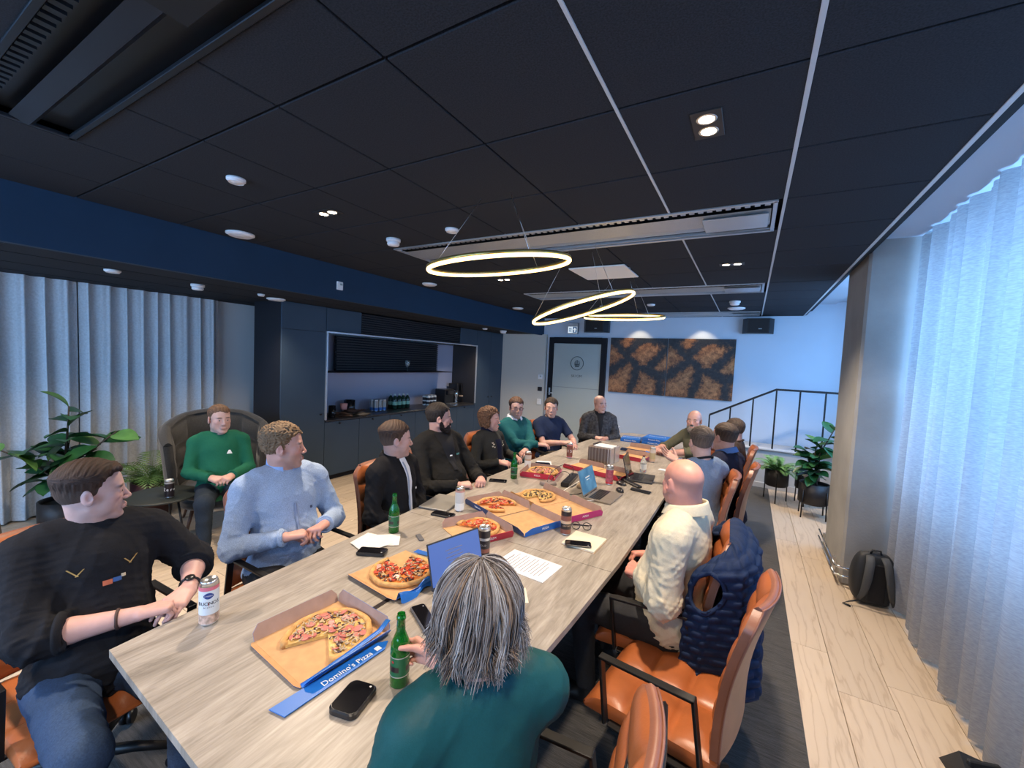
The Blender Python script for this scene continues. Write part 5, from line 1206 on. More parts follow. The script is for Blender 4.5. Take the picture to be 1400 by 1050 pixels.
p8 = P_('man in a navy T-shirt and beige trousers with crossed legs', (-2.24, 4.98, 1.195), -34, -62, q=1.35, lean=2, build=.98, hs=1.04, skin=(.54, .33, .27), stub=.2, hair=dict(top=.020, side=.008, back=.008), hairc=(.035, .024, .018),
  R=dict(l=(.00, .34, .80), pole=(.8, -.5, -.5), pose='relax'), L=dict(l=(-.14, .38, .78), pole=(-.8, -.4, -.6), pose='relax'),
  top=dict(mat=fab('navy_tee', (.014, .024, .060), 160, .1), name='t_shirt', sleeve=.36, loose=.014, collar='crew'), legs=dict(mat=beige), legR=((.02, .46, .66), (-.32, .44, .52)))
p9 = P_('balding man in a grey checked blazer at the far table end', (-1.88, 5.92, 1.215), -62, -38, q=1.4, lean=4, build=1.06, belly=.2, hs=1.06, skin=(.54, .32, .26), bald=.35, stubc=(.2, .15, .13), hair=None,
  **clasp(0, .28, .76), top=dict(mat=fab('checked_blazer', (.050, .051, .057), 34, .55), name='blazer', loose=.016, fold=.005, collar='shirt', gap=24, cmat=MATS['black_knit']))
p10 = P_('balding bearded man in an olive shirt leaning his folded arms on the table', (-.55, 5.45, 1.17), -128, -98, q=1.3, lean=-16, build=1.04, belly=.3, hs=1.04, skin=(.54, .31, .25), hair=None, bald=.3, beard=((.20, .17, .14), .020), brow=(.12, .09, .07),
  R=dict(w=(-.95, 5.32, .79), pole=(.7, .2, -.7), pose='relax', d=(.5, -.8, 0), n=(0, 0, -1)), L=dict(w=(-.80, 5.15, .79), pole=(-.8, .2, -.6), pose='relax', d=(-.8, .5, 0), n=(0, 0, -1)),
  top=dict(mat=fab('olive_shirt', (.125, .12, .075), 160, .1), name='shirt', sleeve=.62, loose=.014, collar='shirt', gap=20))
p11 = P_('man in a dark brown jumper beyond the navy jumper man, seen from behind', (-.11, 4.95, 1.175), 172, 140, q=1.5, lean=4, build=1.04, hs=1.0, skin=(.54, .32, .26), hair=dict(top=.012, side=.004, back=.005, fade=.3), hairc=(.05, .035, .028),
  **clasp(0, .26, .72), top=dict(mat=fab('brown_knit', (.045, .030, .022), 140, .1), loose=.012))
p12 = P_('man in a navy jumper over a blue shirt collar, seen from behind', (-.16, 4.02, 1.215), 158, 138, q=1.1, lean=-2, build=1.12, belly=.2, hs=1.04, skin=(.54, .32, .26), hair=dict(top=.014, side=.005, back=.005, comb=(1, .3), fade=.25), hairc=(.05, .033, .024),
  R=dict(l=(.1, .30, .78), pole=(.7, -.5, -.6)), L=dict(l=(-.08, .30, .78), pole=(-.7, -.6, -.5)), top=dict(mat=fab('navy_knit', (.010, .012, .028), 140, .1), loose=.014, collar='shirt', gap=18, cmat=fab('oxford_blue', (.08, .16, .36), 160, .1)))
p13 = P_('man in a grey blue shirt gesturing with his open palm, seen from behind', (-.30, 3.58, 1.215), 142, 108, q=1.0, lean=-4, build=1.02, hs=1.03, skin=(.52, .32, .26), hair=dict(top=.018, side=.002, back=.002, comb=(.5, 1), amp=.003, tufts=[((0, -.02, .115), (.01, -.105, .085), .018, .012)], fade=.45), hairc=(.085, .06, .045),
  R=dict(w=(-.52, 3.98, .955), pole=(.7, -.3, -.7), pose='open', d=(-.72, -.10, .48), n=(.30, -.55, .80)), L=dict(l=(-.12, .20, .66), pole=(-.7, -.5, -.6)), top=dict(mat=fab('grey_blue_shirt', (.15, .20, .28), 160, .1), name='shirt', loose=.014, fold=.006, collar='crew', cmat=MATS['black_knit']))
p14 = P_('bald heavy man in a cream overshirt on the window side, seen from behind', (-.255, 2.20, 1.225), 170, 132, q=.95, lean=3, build=1.12, belly=.45, hs=1.05, nk=.120, fat=.006, neck=.012, skin=(.60, .27, .20), hair=None, bald=.15, stub=.4, stubc=(.28, .17, .13),
  R=dict(w=(-.44, 2.47, .71), pole=(.7, -.5, -.7), pose='clasp', d=(-.8, -.5, 0)), L=dict(w=(-.41, 2.17, .725), e=(-.27, 1.935, .745), pose='clasp', d=(-.85, .45, 0), n=(-.2, .6, -.6)),
  top=dict(mat=fab('cream_twill', (.60, .53, .38), 120, .05, .25), name='overshirt', loose=.018, armfat=.010, fold=.008, collar='shirt', gap=14, ch=.045), legL=((-.22, .40, .54), (-.20, .36, .10)))
teal = fab('teal_satin', (.006, .060, .066), 260, .08, .2, .55)
p15 = P_('woman with shoulder length grey hair in a teal top holding a beer bottle, foreground', (-.53, .815, 1.185), 146, 122, q=.85, fem=True, lean=-6, build=1.02, belly=.3, sw=.18, hs=.97, nk=.128, skin=(.58, .32, .26), hair=None,
  R=dict(w=(-.812, .998, .842), pole=(.6, -.3, -.8), pose='grip', d=(-.93, .10, -.10), n=(-.22, -.96, .05)), L=dict(l=(-.10, .17, .615), pole=(-.7, -.5, -.7)), top=dict(mat=teal, name='blouse', loose=.016, armfat=.006, fold=.004, collar='crew', sleeve=.94))
def long_hair():
    q = p15; HC, HR, hs = q['HC'], q['HR'], q['hs']; rr = random.Random(7)
    st = dict(top=.020, side=.022, back=.026, lumps=[((.072, -.03, -.02), (.030, .050, .055)), ((-.072, -.03, -.02), (.030, .050, .055)), ((0, -.075, -.03), (.075, .035, .055))])
    npo('hair', hair_mesh(.005, st, (.06, .052, .05), 3), hairm, q['root'], (HR * hs, HC))
    V_ = []; F_ = []; C_ = []; o = 0
    for i in range(2600):
        th = rr.uniform(-pi, pi); part = rr.gauss(0, .006)
        az = th; front = cos(az)  # az 0 = front
        if front > .75: continue
        ph0 = rr.uniform(.02, .9) ; rad = rr.uniform(.94, 1.10)
        base = (rr.random() + .5 + .5 * sin(az * 9 + 1.3 * sin(az * 23))) / 2; col = (.36, .36, .37) if base < .22 else (.19, .175, .17) if base < .60 else (.075, .06, .055) if base < .85 else (.26, .18, .12)
        if abs(az) < 1.9 and base < .5: col = tuple(c * 1.2 for c in col)
        P = []; n = 13; wob = rr.uniform(0, 6); tip = rr.uniform(-.075, -.020); curl = rr.uniform(.005, .035)
        for k in range(n):
            t = k / (n - 1); ph = ph0 + (1.75 - ph0) * min(1, t * 1.5)
            rx, ry, rz_ = .098 * rad, .118 * rad, .104 * rad
            x = sin(az) * sin(ph) * rx; y = cos(az) * sin(ph) * ry - .020; z = cos(ph) * rz_ + .040
            if t > .6:
                s_ = (t - .6) / .4; z += (tip - z) * s_; out_ = .010 * s_ + curl * max(0, s_ - .55) ** 1 ; x += sin(az) * out_; y += cos(az) * out_ * .8
            wz_ = 3 * sin(az * 6) + .5 * wob; x += .010 * sin(9 * t + wz_) * t; y += .010 * cos(8 * t + wz_) * t; z += .004 * sin(10 * t + wz_) * t
            P.append(HC + HR @ np.array([x, y, z]) * hs)
        w_ = rr.uniform(.0010, .0021)
        for k, p in enumerate(P):
            nn = unit_(p - HC); tt = unit_(P[min(k + 1, n - 1)] - P[max(k - 1, 0)]); sd = np.cross(nn, tt); ww = w_ * (1 - .6 * (k / (n - 1)) ** 3)
            V_ += [p - sd * ww, p + sd * ww, p + nn * ww]; C_ += [col] * 3
        for k in range(n - 1):
            a = o + 3 * k; F_ += [(a, a + 2, a + 5, a + 3), (a + 2, a + 1, a + 4, a + 5), (a + 1, a, a + 3, a + 4)]
        o += 3 * n
    o_ = npo('hair_strands', (np.array(V_), np.array(F_), np.array(C_)), hairm, q['root'])
    o_['kind'] = 'stuff'
long_hair()

# ---- clothing details
patch(p4, 't_shirt', mat('tee_white', (.62, .64, .68), .8, bump=(60, .3)), lambda z: .0, lambda z: .035 + .10 * max(0, (z - .25)) , .05, p4['TL'] - .005, .004)
patch(p4, 'lanyard', mat('lanyard_grey', (.22, .27, .36), .6), lambda z: .012, lambda z: .016, .12, p4['TL'] - .03, .008, 3)
patch(p4, 'chest_logo', wht, lambda z: -.085, lambda z: .022, .285, .300, .004, 3, 2)
patch(p1['root'] and p1, 'chest_logo', mat('logo_orange', (.55, .14, .06), .6), lambda z: -.005 , lambda z: .028, .315, .333, .004, 3, 2)
patch(p1, 'chest_logo', mat('logo_blue', (.03, .10, .30), .6), lambda z: -.033, lambda z: .026, .319, .335, .004, 3, 2)
patch(p1, 'chest_logo', mat('logo_cream', (.55, .48, .35), .6), lambda z: -.052, lambda z: .014, .330, .342, .004, 3, 2)
gold = mat('gold_piping', (.42, .27, .08), .5)
for s_ in (-1, 1):
    patch(p1, 'collar_piping', gold, lambda z, s_=s_: s_ * (.075 + (z - .375) * .9), lambda z: .005, .372, .402, .004, 1, 6); patch(p1, 'collar_piping', gold, lambda z, s_=s_: s_ * (.085 - (z - .375) * .9 - .01), lambda z: .005, .372, .395, .004, 1, 6)
band(p1, -1, .86, .031, blkp, 'wristwatch', 2.2, (0, 0, 1)); band(p1, 1, .80, .033, mat('brown_band', (.06, .03, .025), .6), 'wristband', 1.5)
patch(p2, 'chest_logo', wht, lambda z: -.07, lambda z: .045 - .9 * (z - .30), .300, .335, .004, 3, 3)
patch(p3, 'zip_placket', mat('placket_grey', (.20, .27, .42), .8), lambda z: 0, lambda z: .016, .24, .385, .004, 2)
patch(p3, 'chest_logo', mat('logo_navy', (.05, .07, .14), .6), lambda z: -.10, lambda z: .018, .33, .345, .004, 2, 2)
patch(p5, 'undershirt', MATS['near_black'], lambda z: 0, lambda z: .05 + .5 * max(0, z - .30), .27, p5['TL'] - .005, .006); patch(p5, 'chest_logo', mat('logo_teal', (.08, .25, .22), .6), lambda z: -.10, lambda z: .05, .385, .400, .005, 4, 2); patch(p5, 'chest_logo', wht, lambda z: .0, lambda z: .05, .385, .396, .008, 4, 2)
patch(p6, 'white_belt', wht, lambda z: 0, lambda z: .20, .185, .205, .005, 12, 2); patch(p6, 'placket', MATS['navy_rollneck'], lambda z: 0, lambda z: .06 + .2 * max(0, z - .3), .17, .42, .005)
pin = mat('flower_print', (.55, .50, .38), .6)
for x_, z_ in ((.07, .37), (.085, .35), (.065, .34), (-.07, .37), (-.085, .35), (-.065, .34), (.08, .385), (-.08, .385)): patch(p6, 'flower', pin, lambda z, x_=x_: x_, lambda z: .016, z_, z_ + .012, .008, 2, 2)
patch(p9, 'dark_shirt', MATS['near_black'], lambda z: 0, lambda z: .012 + .26 * max(0, z - .2), .16, p9['TL'] - .005, .003)
patch(p10, 'placket', MATS['olive_shirt'], lambda z: 0, lambda z: .03, .1, .44, .006, 2)
band(p13, 1, .93, .034, blkp, 'wristwatch', 2.2, (0, 0, 1))
# ---- chairs under their people
for i, (q, a_, *of) in enumerate(((p15, 94), (p14, 92), (p13, 94), (p12, 86), (p11, 90), (p10, 118), (p1, -86, -.07), (p3, -88), (p4, -86), (p5, -92), (p6, -93), (p7, -100), (p8, -112), (p9, -140))):
    if a_ is None: continue
    o = SEAT[i]; a = R(a_); f2 = Vector((-sin(a), cos(a), 0)); o.location = Vector(q['base']) + f2 * (of[0] if of else .11) + Vector((0, 0, RZ0)); o.rotation_euler = (0, 0, a)
    if i == 0: o.location = (-.45, .84, RZ0)
    if i == 1: o.location = Vector(o.location) + Vector((.03, .06, 0))
# ---- quilted jacket over the back of the chair
jk = fab('navy_quilt', (.010, .022, .062), 90, .12, .35, .75)
cj = SEAT[1]
def jacket():
    A_ = [(-.255, -.17), (-.300, -.24), (-.285, -.35), (-.20, -.405), (0, -.425), (.20, -.405), (.285, -.35), (.295, -.24), (.25, -.18)]
    def plan(u):
        x = u * (len(A_) - 1); i = min(int(x), len(A_) - 2); w_ = x - i; w_ = w_ * w_ * (3 - 2 * w_) * .5 + w_ * .5; return A_[i][0] * (1 - w_) + A_[i + 1][0] * w_, A_[i][1] * (1 - w_) + A_[i + 1][1] * w_
    def surf(u, v, sg=1):
        x, y = plan(u); cy = -.30; s = min(1, (v / .14)) ** .5; x = x * (.55 + .45 * s); y = cy + (y - cy) * s
        fl = 1 + .10 * v + .05 * sin(13 * u + 3 * v) * v; x *= fl; y = cy + (y - cy) * (1 + .35 * v) + .012 * sin(17 * u + 5 * v) * v
        z = 1.035 - .66 * v - .05 * (1 - s) * 0 + .02 * sin(6 * u) * v - (.10 * abs(2 * u - 1) ** 2 * (1 - v))
        rw = v * 16; q = abs(sin(pi * rw)) * abs(sin(pi * (u * 13 + .5 * int(rw)))); puff = .016 * q ** .45 if sg > 0 else -.012
        n_ = unit_([x, (y - cy) * 2.2, .15 + .9 * max(0, 1 - v / .14)]); return x + n_[0] * puff, y + n_[1] * puff, z + n_[2] * puff
    t = ent('quilted_jacket', 'navy quilted jacket draped over the chair back of the cream shirt man', 'jacket', cj.location, cj.rotation_euler[2])
    NU, NV = 78, 96
    def hole(u, v): return ((u - .10) / .085) ** 2 + ((v - .27) / .15) ** 2 < 1
    for sg in (1, -1):
        v_ = [surf(i / NU, j / NV, sg) for i in range(NU + 1) for j in range(NV + 1)]; k = NV + 1
        f = [(i * k + j, i * k + j + 1, (i + 1) * k + j + 1, (i + 1) * k + j) for i in range(NU) for j in range(NV) if not hole((i + .5) / NU, (j + .5) / NV)]
        if sg < 0: f = [q[::-1] for q in f]
        mb = MB(); mb.add(v_, f, True); mb.obj('quilted_shell' if sg > 0 else 'lining', jk if sg > 0 else MATS['dark_trousers'], t)
    MB().tube([tuple((Vector(surf(.10 + .087 * cos(a), .27 + .153 * sin(a), 1)) + Vector(surf(.10 + .087 * cos(a), .27 + .153 * sin(a), -1))) / 2) for a in np.linspace(0, 2 * pi, 40, endpoint=False)], .011, 6, True).obj('armhole_binding', jk, t)
    for u0 in (0, 1): MB().tube([tuple((Vector(surf(u0, v, 1)) + Vector(surf(u0, v, -1))) / 2) for v in np.linspace(.02, 1, 30)], .012, 6).obj('front_binding', jk, t)
    MB().tube([tuple((Vector(surf(u, 1, 1)) + Vector(surf(u, 1, -1))) / 2) for u in np.linspace(0, 1, 50)], .013, 6).obj('hem', jk, t)
jacket()
# ================================================================== THINGS ON THE TABLE
kr = mat('cardboard', (.52, .30, .14), .85, noise=(25, .10), bump=(120, .15, .002)); krd = mat('cardboard_back', (.36, .24, .19), .85, noise=(25, .08))
blue_c = mat('box_blue', (.012, .13, .48), .4); navy_c = mat('box_navy', (.02, .05, .16), .45); red_c = mat('box_red', (.52, .02, .05), .4); mag_c = mat('box_magenta', (.48, .02, .16), .4)
def wallM(side, S, th=0):
    h = S / 2
    return {0: fr((h, -h, th), (0, 1, 0), (0, 0, 1)), 1: fr((h, h, th), (-1, 0, 0), (0, 0, 1)), 2: fr((-h, h, th), (0, -1, 0), (0, 0, 1)), 3: fr((-h, -h, th), (1, 0, 0), (0, 0, 1))}[side]
def tray(t, S, walls, x=0, y=0, pre=''):
    """walls: {side: (open angle from vertical outward, height, outer material, text)}"""
    T = Matrix.Translation((x, y, 0))
    MB().box((x, y, .003), (S, S, .004)).obj('base', kr, t)
    for sd, wl in walls.items():
        a, h, m_, tx = wl[:4]; cutc = wl[4] if len(wl) > 4 else .02
        M = T @ wallM(sd, S, .004) @ Matrix.Rotation(R(a), 4, 'X')
        P = [(0, 0), (S, 0), (S, h * .55), (S - cutc, h), (cutc, h), (0, h * .55)]
        o = MB(); o.m = 0; o.add([(p[0], p[1], -.0005) for p in P], [tuple(range(6))[::-1]], M=M); o.m = 1; o.add([(p[0], p[1], .0012) for p in P], [tuple(range(6))], M=M)
        o.m = 1
        for i in range(6): j = (i + 1) % 6; o.add([(P[i][0], P[i][1], -.0005), (P[j][0], P[j][1], -.0005), (P[j][0], P[j][1], .0012), (P[i][0], P[i][1], .0012)], [(0, 1, 2, 3)], M=M)
        oo = o.obj('side_flap', [krd if a < 30 else kr, m_], t)
        if tx: text('lettering', tx, h * .42, wht, oo, M @ Matrix.Translation((S / 2, h * .5, .0016)))
rp = random.Random(11)
cheese = mat('melted_cheese', (.62, .40, .13), .45, noise=(45, .3), bump=(70, .8, .006)); sauce = mat('tomato_cheese', (.58, .17, .03), .42, noise=(45, .35), bump=(70, .8, .006)); crust = mat('pizza_crust', (.55, .30, .10), .7, noise=(30, .3), bump=(60, .6, .004))
TOPM = dict(ham=mat('ham', (.50, .16, .13), .4), mush=mat('mushroom', (.42, .32, .22), .6), dark_=mat('dark_topping', (.05, .02, .02), .4), pep=mat('pepperoni', (.45, .05, .02), .35), chk=mat('chicken', (.62, .42, .2), .5), olive=mat('olive', (.03, .03, .015), .3))
def pizza(label, x, y, z, r, gaps, base, kinds, rz=0, n=110):
    t = ent('pizza', label, 'pizza', (x, y, z), rz, 'pizzas in their boxes')
    def ok(a): a = math.degrees(a) % 360; return not any(g0 <= a < g1 for g0, g1 in gaps)
    K = 72; segs = []; cur = []
    A = [2 * pi * i / K for i in range(K)]; st = next((i for i in range(K) if ok(A[i]) and not ok(A[i - 1])), 0)
    for i in range(K + 1):
        a = A[(st + i) % K]
        if ok(a) and i < K: cur.append(2 * pi * (st + i) / K)
        elif cur: segs.append(cur); cur = []
    for sg in segs:
        c_ = MB(); c_.tube([(r * .955 * cos(a) * (1 + .012 * sin(9 * a)), r * .955 * sin(a) * (1 + .012 * sin(9 * a)), .011) for a in sg], .0125, 8); c_.obj('crust', crust, t)
        m_ = MB(); v = [(0, 0, .012)]; R_ = 6
        for k in range(1, R_ + 1):
            for a in sg: rr_ = r * .93 * k / R_; v.append((rr_ * cos(a), rr_ * sin(a), .012 + .0025 * sin(40 * a + 7 * k) * sin(k * 2.1)))
        n_ = len(sg); f = [(0, 1 + i, 2 + i) for i in range(n_ - 1)]
        for k in range(R_ - 1):
            for i in range(n_ - 1): f.append((1 + k * n_ + i, 1 + (k + 1) * n_ + i, 1 + (k + 1) * n_ + i + 1, 1 + k * n_ + i + 1))
        m_.add(v, f, True); m_.add([(p[0], p[1], .001) for p in v], [q[::-1] for q in f])
        for e0 in (0, n_ - 1):
            L_ = [0] + [1 + k * n_ + e0 for k in range(R_)]
            for i in range(len(L_) - 1):
                a_, b_ = v[L_[i]], v[L_[i + 1]]; m_.add([a_, b_, (b_[0], b_[1], .001), (a_[0], a_[1], .001)], [(0, 1, 2, 3)])
        m_.obj('cheese', base, t)
    for kd in kinds:
        mb = MB(); cnt = 0
        while cnt < n // len(kinds):
            a = rp.uniform(0, 2 * pi); d = r * .86 * rp.random() ** .5
            if not (ok(a) and ok(a + .06) and ok(a - .06)): cnt += .2; continue
            cnt += 1; s = rp.uniform(.006, .012); M = Matrix.Translation((d * cos(a), d * sin(a), .0165)) @ Matrix.Rotation(rp.uniform(0, 6), 4, 'Z') @ Matrix.Rotation(rp.uniform(-.5, .5), 4, 'X')
            if kd in ('ham', 'pep'): mb.lathe([(s * 1.5, -.001), (s * 1.6, .001), (s * 1.4, .002)], 9, M=M)
            elif kd == 'olive': mb.tube([(s * .6 * cos(q), s * .6 * sin(q), 0) for q in np.linspace(0, 2 * pi, 8, endpoint=False)], .002, 4, True, M=M)
            else: mb.tube([(-s, 0, 0), (-.2 * s, s * .5, .003), (s * .9, 0, .001)], .0028, 5, M=M)
        o = mb.obj({'ham': 'ham_slices', 'pep': 'pepperoni_slices', 'olive': 'olive_rings', 'mush': 'mushroom_slices', 'dark_': 'dark_toppings', 'chk': 'chicken_pieces'}[kd], TOPM[kd], t); o['kind'] = 'stuff'
G = 'open pizza boxes on the table'
def boxent(label, x, y, rz, z=TT): return ent('pizza_box', label, 'pizza box', (x, y, z), R(rz), G)
# 1 nearest
t = boxent('nearest open pizza box with blue printed flap lying toward the camera', -1.300, .955, -5)
tray(t, .33, {1: (8, .055, blue_c, None), 2: (22, .055, blue_c, None), 0: (38, .045, blue_c, None), 3: (75, .02, navy_c, None)})
fp = MB().slab([(.172, -.27, .004), (.232, -.255, .004), (.226, .10, .004), (.200, .135, .004), (.178, .10, .004)], .003); fo = fp.obj('tear_flap', blue_c, t)
text('lettering', "Domino's Pizza", .030, wht, t, fr((.208, -.035, .0078), (.0, 1, 0), (-1, 0, 0)))
MB().box((.206, .085, .0078), (.020, .020, .0008)).obj('printed_mark', wht, t); MB().tube([(.160, -.168, .006), (.172, -.12, .018), (.174, .0, .030), (.170, .12, .040), (.16, .165, .055)], .012, 6, False, .15).obj('torn_edge', blue_c, t)
pizza('pale ham and mushroom pizza with a wedge missing in the nearest box', -1.285, .965, TT + .006, .150, ((222, 305),), cheese, ('ham', 'mush', 'mush', 'dark_', 'chk'), R(20), 190)
# 2
t = boxent('open pizza box with a crumpled bright blue edge, left of the woman', -1.405, 1.455, -6)
tray(t, .33, {3: (62, .03, navy_c, None), 0: (48, .045, blue_c, None)})
mb = MB(); mb.grid(lambda u, v: (.17 + .035 * u + .01 * sin(9 * v), -.165 + .30 * v, .004 + .030 * sin(pi * u) + .012 * sin(11 * v + 3 * u)), 6, 14, False); mb.obj('crumpled_flap', blue_c, t)
MB().slab([(-.12, .18, .004), (-.02, .20, .004), (.0, .215, .02), (-.1, .195, .02)], .002).obj('torn_strip', blue_c, t)
pizza('red sauced pizza with dark toppings in the box with crumpled blue edge', -1.40, 1.455, TT + .006, .145, ((95, 140),), sauce, ('pep', 'mush', 'dark_', 'dark_', 'chk'), R(25), 210)
# 3
t = boxent('open pizza box with red flaps behind the upright laptop', -1.375, 2.06, -25)
tray(t, .31, {0: (25, .055, red_c, 'PIZZA'), 1: (6, .06, krd, None), 2: (12, .055, red_c, None)})
pizza('half eaten orange pizza in the red flapped box', -1.40, 2.10, TT + .006, .135, ((200, 340),), sauce, ('pep', 'chk'), 0, 80)
# 4 tray with pizza + opened lid half
t = boxent('wide open blue pizza box, tray and lid flat side by side', -1.515, 2.515, -22)
tray(t, .33, {3: (12, .045, navy_c, "Domino's"), 1: (5, .055, krd, None), 2: (20, .04, navy_c, None)})
tray(t, .33, {3: (14, .045, navy_c, "Domino's Pizza", .05), 0: (14, .05, blue_c, 'PIZZA', .05), 1: (5, .055, kr, None)}, .345, -.005)
pizza('partly eaten red pizza in the wide open blue box', -1.52, 2.52, TT + .006, .138, ((215, 262), (330, 360), (0, 30)), sauce, ('pep', 'chk', 'dark_'), 0, 110)
# 5
t = boxent('wide open pizza box with magenta printed edge, behind the blue one', -1.355, 2.885, -26)
tray(t, .33, {1: (5, .055, kr, None), 3: (10, .03, kr, None)})
tray(t, .33, {0: (12, .05, mag_c, 'PIZZA', .03), 1: (5, .055, kr, None)}, .335, 0)
pizza('pale pizza with dark bits in the magenta edged box', -1.37, 2.88, TT + .006, .135, ((250, 300),), cheese, ('dark_', 'chk', 'olive'), 0, 110)
# 6
t = boxent('small crimson pizza box with an open pizza beside the green bottle', -1.64, 3.50, 12)
tray(t, .32, {3: (8, .05, red_c, 'PIZZA'), 1: (4, .055, kr, None), 0: (14, .045, mag_c, None), 2: (10, .045, red_c, None)})
pizza('pizza with one slice hanging over the crimson box edge', -1.63, 3.52, TT + .02, .135, ((270, 300),), cheese, ('ham', 'dark_', 'mush'), 0, 110)
# 7
t = boxent('long open red pizza box with torn yellow corner beyond the blue laptop', -1.40, 3.99, -12)
tray(t, .30, {3: (10, .045, red_c, None), 1: (6, .05, kr, None)}); tray(t, .30, {3: (10, .045, red_c, None), 0: (30, .04, red_c, None), 1: (6, .05, kr, None)}, .31, 0)
# 8
t = boxent('open red pizza box on the right behind the silver case', -1.10, 4.83, -8)
tray(t, .32, {3: (10, .045, red_c, None), 1: (6, .055, kr, None), 0: (15, .04, mag_c, None)})
# 10 open kraft with blue
t = boxent('open cardboard pizza box with a dark blue corner near the far end', -1.16, 5.30, -6)
tray(t, .33, {3: (15, .04, navy_c, None), 1: (6, .055, kr, None)}); mb = MB(); mb.grid(lambda u, v: (.10 + .12 * u, -.2 + .14 * v, .004 + .035 * sin(pi * u) * sin(pi * v) + .006 * sin(20 * u)), 8, 8, False); mb.obj('crumpled_corner', blue_c, t)
def closed(label, x, y, rz, z=TT, S=.33, h=.042, m_=blue_c):
    t = ent('pizza_box', label, 'pizza box', (x, y, z), R(rz), 'closed blue pizza boxes at the far end')
    MB().box((0, 0, h / 2), (S, S, h), .003).obj('carton', m_, t); MB().box((0, .0, h + .0008), (S * .96, S * .96, .0012)).obj('lid', m_, t)
    text('lettering', "Domino's", .06, wht, t, fr((0, .02, h + .0018), (1, 0, 0), (0, 1, 0))); text('lettering', "Domino's Pizza", .026, wht, t, fr((0, -S / 2 - .0008, h / 2), (1, 0, 0), (0, 0, 1)))
    return t
closed('lower closed blue pizza box of the pair at the far table end', -1.05, 5.98, -8); closed('upper closed blue pizza box topmost of the pair at the far end', -1.06, 6.0, -4, TT + .0435)
closed('single closed blue pizza box left of the stacked pair', -1.40, 5.93, 6, h=.045, S=.26)
# silver case with papers
t = ent('storage_box', 'tall brown and silver striped box with white papers on top', 'box', (-1.335, 4.44, TT), R(-4))
bm_ = mat('brown_stripe', (.16, .11, .085), .4); sv = mat('pale_stripe', (.25, .20, .16), .35)
MB().box((0, 0, .085), (.25, .30, .17), .003).obj('case', bm_, t)
for i in range(7): MB().box((-.105 + i * .035, -.1515, .085), (.012, .003, .166)).obj('stripe', sv if i < 6 else silv, t)
MB().box((.127, -.1, .087), (.012, .10, .174), .002).box((.127, .05, .087), (.012, .14, .174), .002).obj('silver_side', silv, t)
MB().box((.02, -.02, .176), (.20, .18, .008), .001).obj('white_paper', crm, t); MB().box((-.10, .05, .181), (.03, .2, .004)).obj('dark_strip', drk, t)
# ---- bottles
def beer(label, x, y, z=TT, rz=0, first=[None]):
    if first[0] is not None: return dup(first[0], (x, y, z), rz, label)
    t = ent('beer_bottle', label, 'bottle', (x, y, z), rz, 'green beer bottles'); first[0] = t
    pr = [(0, .004), (.026, 0), (.0305, .006), (.0305, .125), (.029, .140), (.022, .158), (.0145, .178), (.0128, .215), (.0150, .217), (.0150, .226), (.0128, .228), (.0128, .234)]
    b_ = MB().lathe(pr, 28, cap=False); b_.lathe([(.0112, .234), (.0112, .18), (.020, .155), (.0275, .138), (.0275, .008), (0, .008)], 20, cap=False); b_.obj('glass', grn_glass, t)
    MB().lathe([(.027, .009), (.027, .115), (0, .115)], 18).obj('beer', mat('green_beer', (.02, .16, .02), .1), t)
    MB().lathe([(.0309, .040), (.0309, .105)], 28, cap=False).obj('front_label', grn_lab, t); MB().lathe([(.0311, .102), (.0311, .105)], 28, cap=False).lathe([(.0311, .040), (.0311, .043)], 28, cap=False).obj('label_border', silv, t)
    for k in range(3):
        a0 = -pi / 2 + k * 2 * pi / 3; e = MB(); e.grid(lambda u, v: (cos(a0 + (u - .5) * 1.35) * .0312, sin(a0 + (u - .5) * 1.35) * .0312, .066 + (v - .5) * .017), 10, 1); e.obj('label_band', drk, t)
        s = 'BEER'
    MB().lathe([(.0150, .165), (.0138, .195)], 18, cap=False).obj('neck_label', grn_lab, t)
    MB().prism([(.006 * (1 if i % 2 == 0 else .42) * sin(i * pi / 5), .006 * (1 if i % 2 == 0 else .42) * cos(i * pi / 5)) for i in range(10)][::-1], 0, .0004, M=fr((0, -.0312, .090), (1, 0, 0), (0, 0, 1))).obj('star', red, t)
    return t
beer('open green beer bottle held in the hand of the woman in teal', -.915, .955)
beer('open green beer bottle beside the white napkins on the left side', -1.785, 1.775)
beer('open green beer bottle by the woman in the dark dress', -1.78, 3.22)
# ---- cans
band_can('drink_can', 'white can with pink rim and blue emblem at the near left table corner', (-1.735, .775, TT), [(0, .25, mat('can_beige', (.50, .36, .29), .35, noise=(60, .5))), (.25, .9, mat('can_ice', (.62, .68, .72), .3)), (.9, 1.0, pnk)], rz=R(-28), txt=[('BUONOS', .018, .56, ink, .02), ('bianco', .008, .46, ink, .02), ('SINEBRY', .0055, .765, wht, .02)], h=.172)
def oval():
    t = [o for o in COL.objects if o.get('label', '').startswith('white can with pink rim')][0]
    mb = MB(); mb.grid(lambda u, v: (cos(.02 + (u - .5) * 1.0) * .0332, sin(.02 + (u - .5) * 1.0) * .0332, .121 + (v - .5) * .024 * sin(pi * min(max(u, .04), .96)) ** .6), 12, 2); mb.obj('emblem', lbl_blue, t)
    MB().add([(.0334 * cos(a), .0334 * sin(a), z) for a, z in ((-.03, .082), (.02, .082), (.085, .098), (.035, .098))], [(0, 1, 2, 3)]).obj('red_stroke', red, t)
oval()
dk = [(0, .15, MATS['label_black']), (.15, .3, brn), (.3, .62, MATS['label_black']), (.62, .72, silv), (.72, 1, MATS['label_black'])]
band_can('drink_can', 'black and silver can standing beside the upright laptop screen', (-1.175, 1.83, TT), dk, rz=.4, txt=[('COLD', .014, .45, silv, -1.6)])
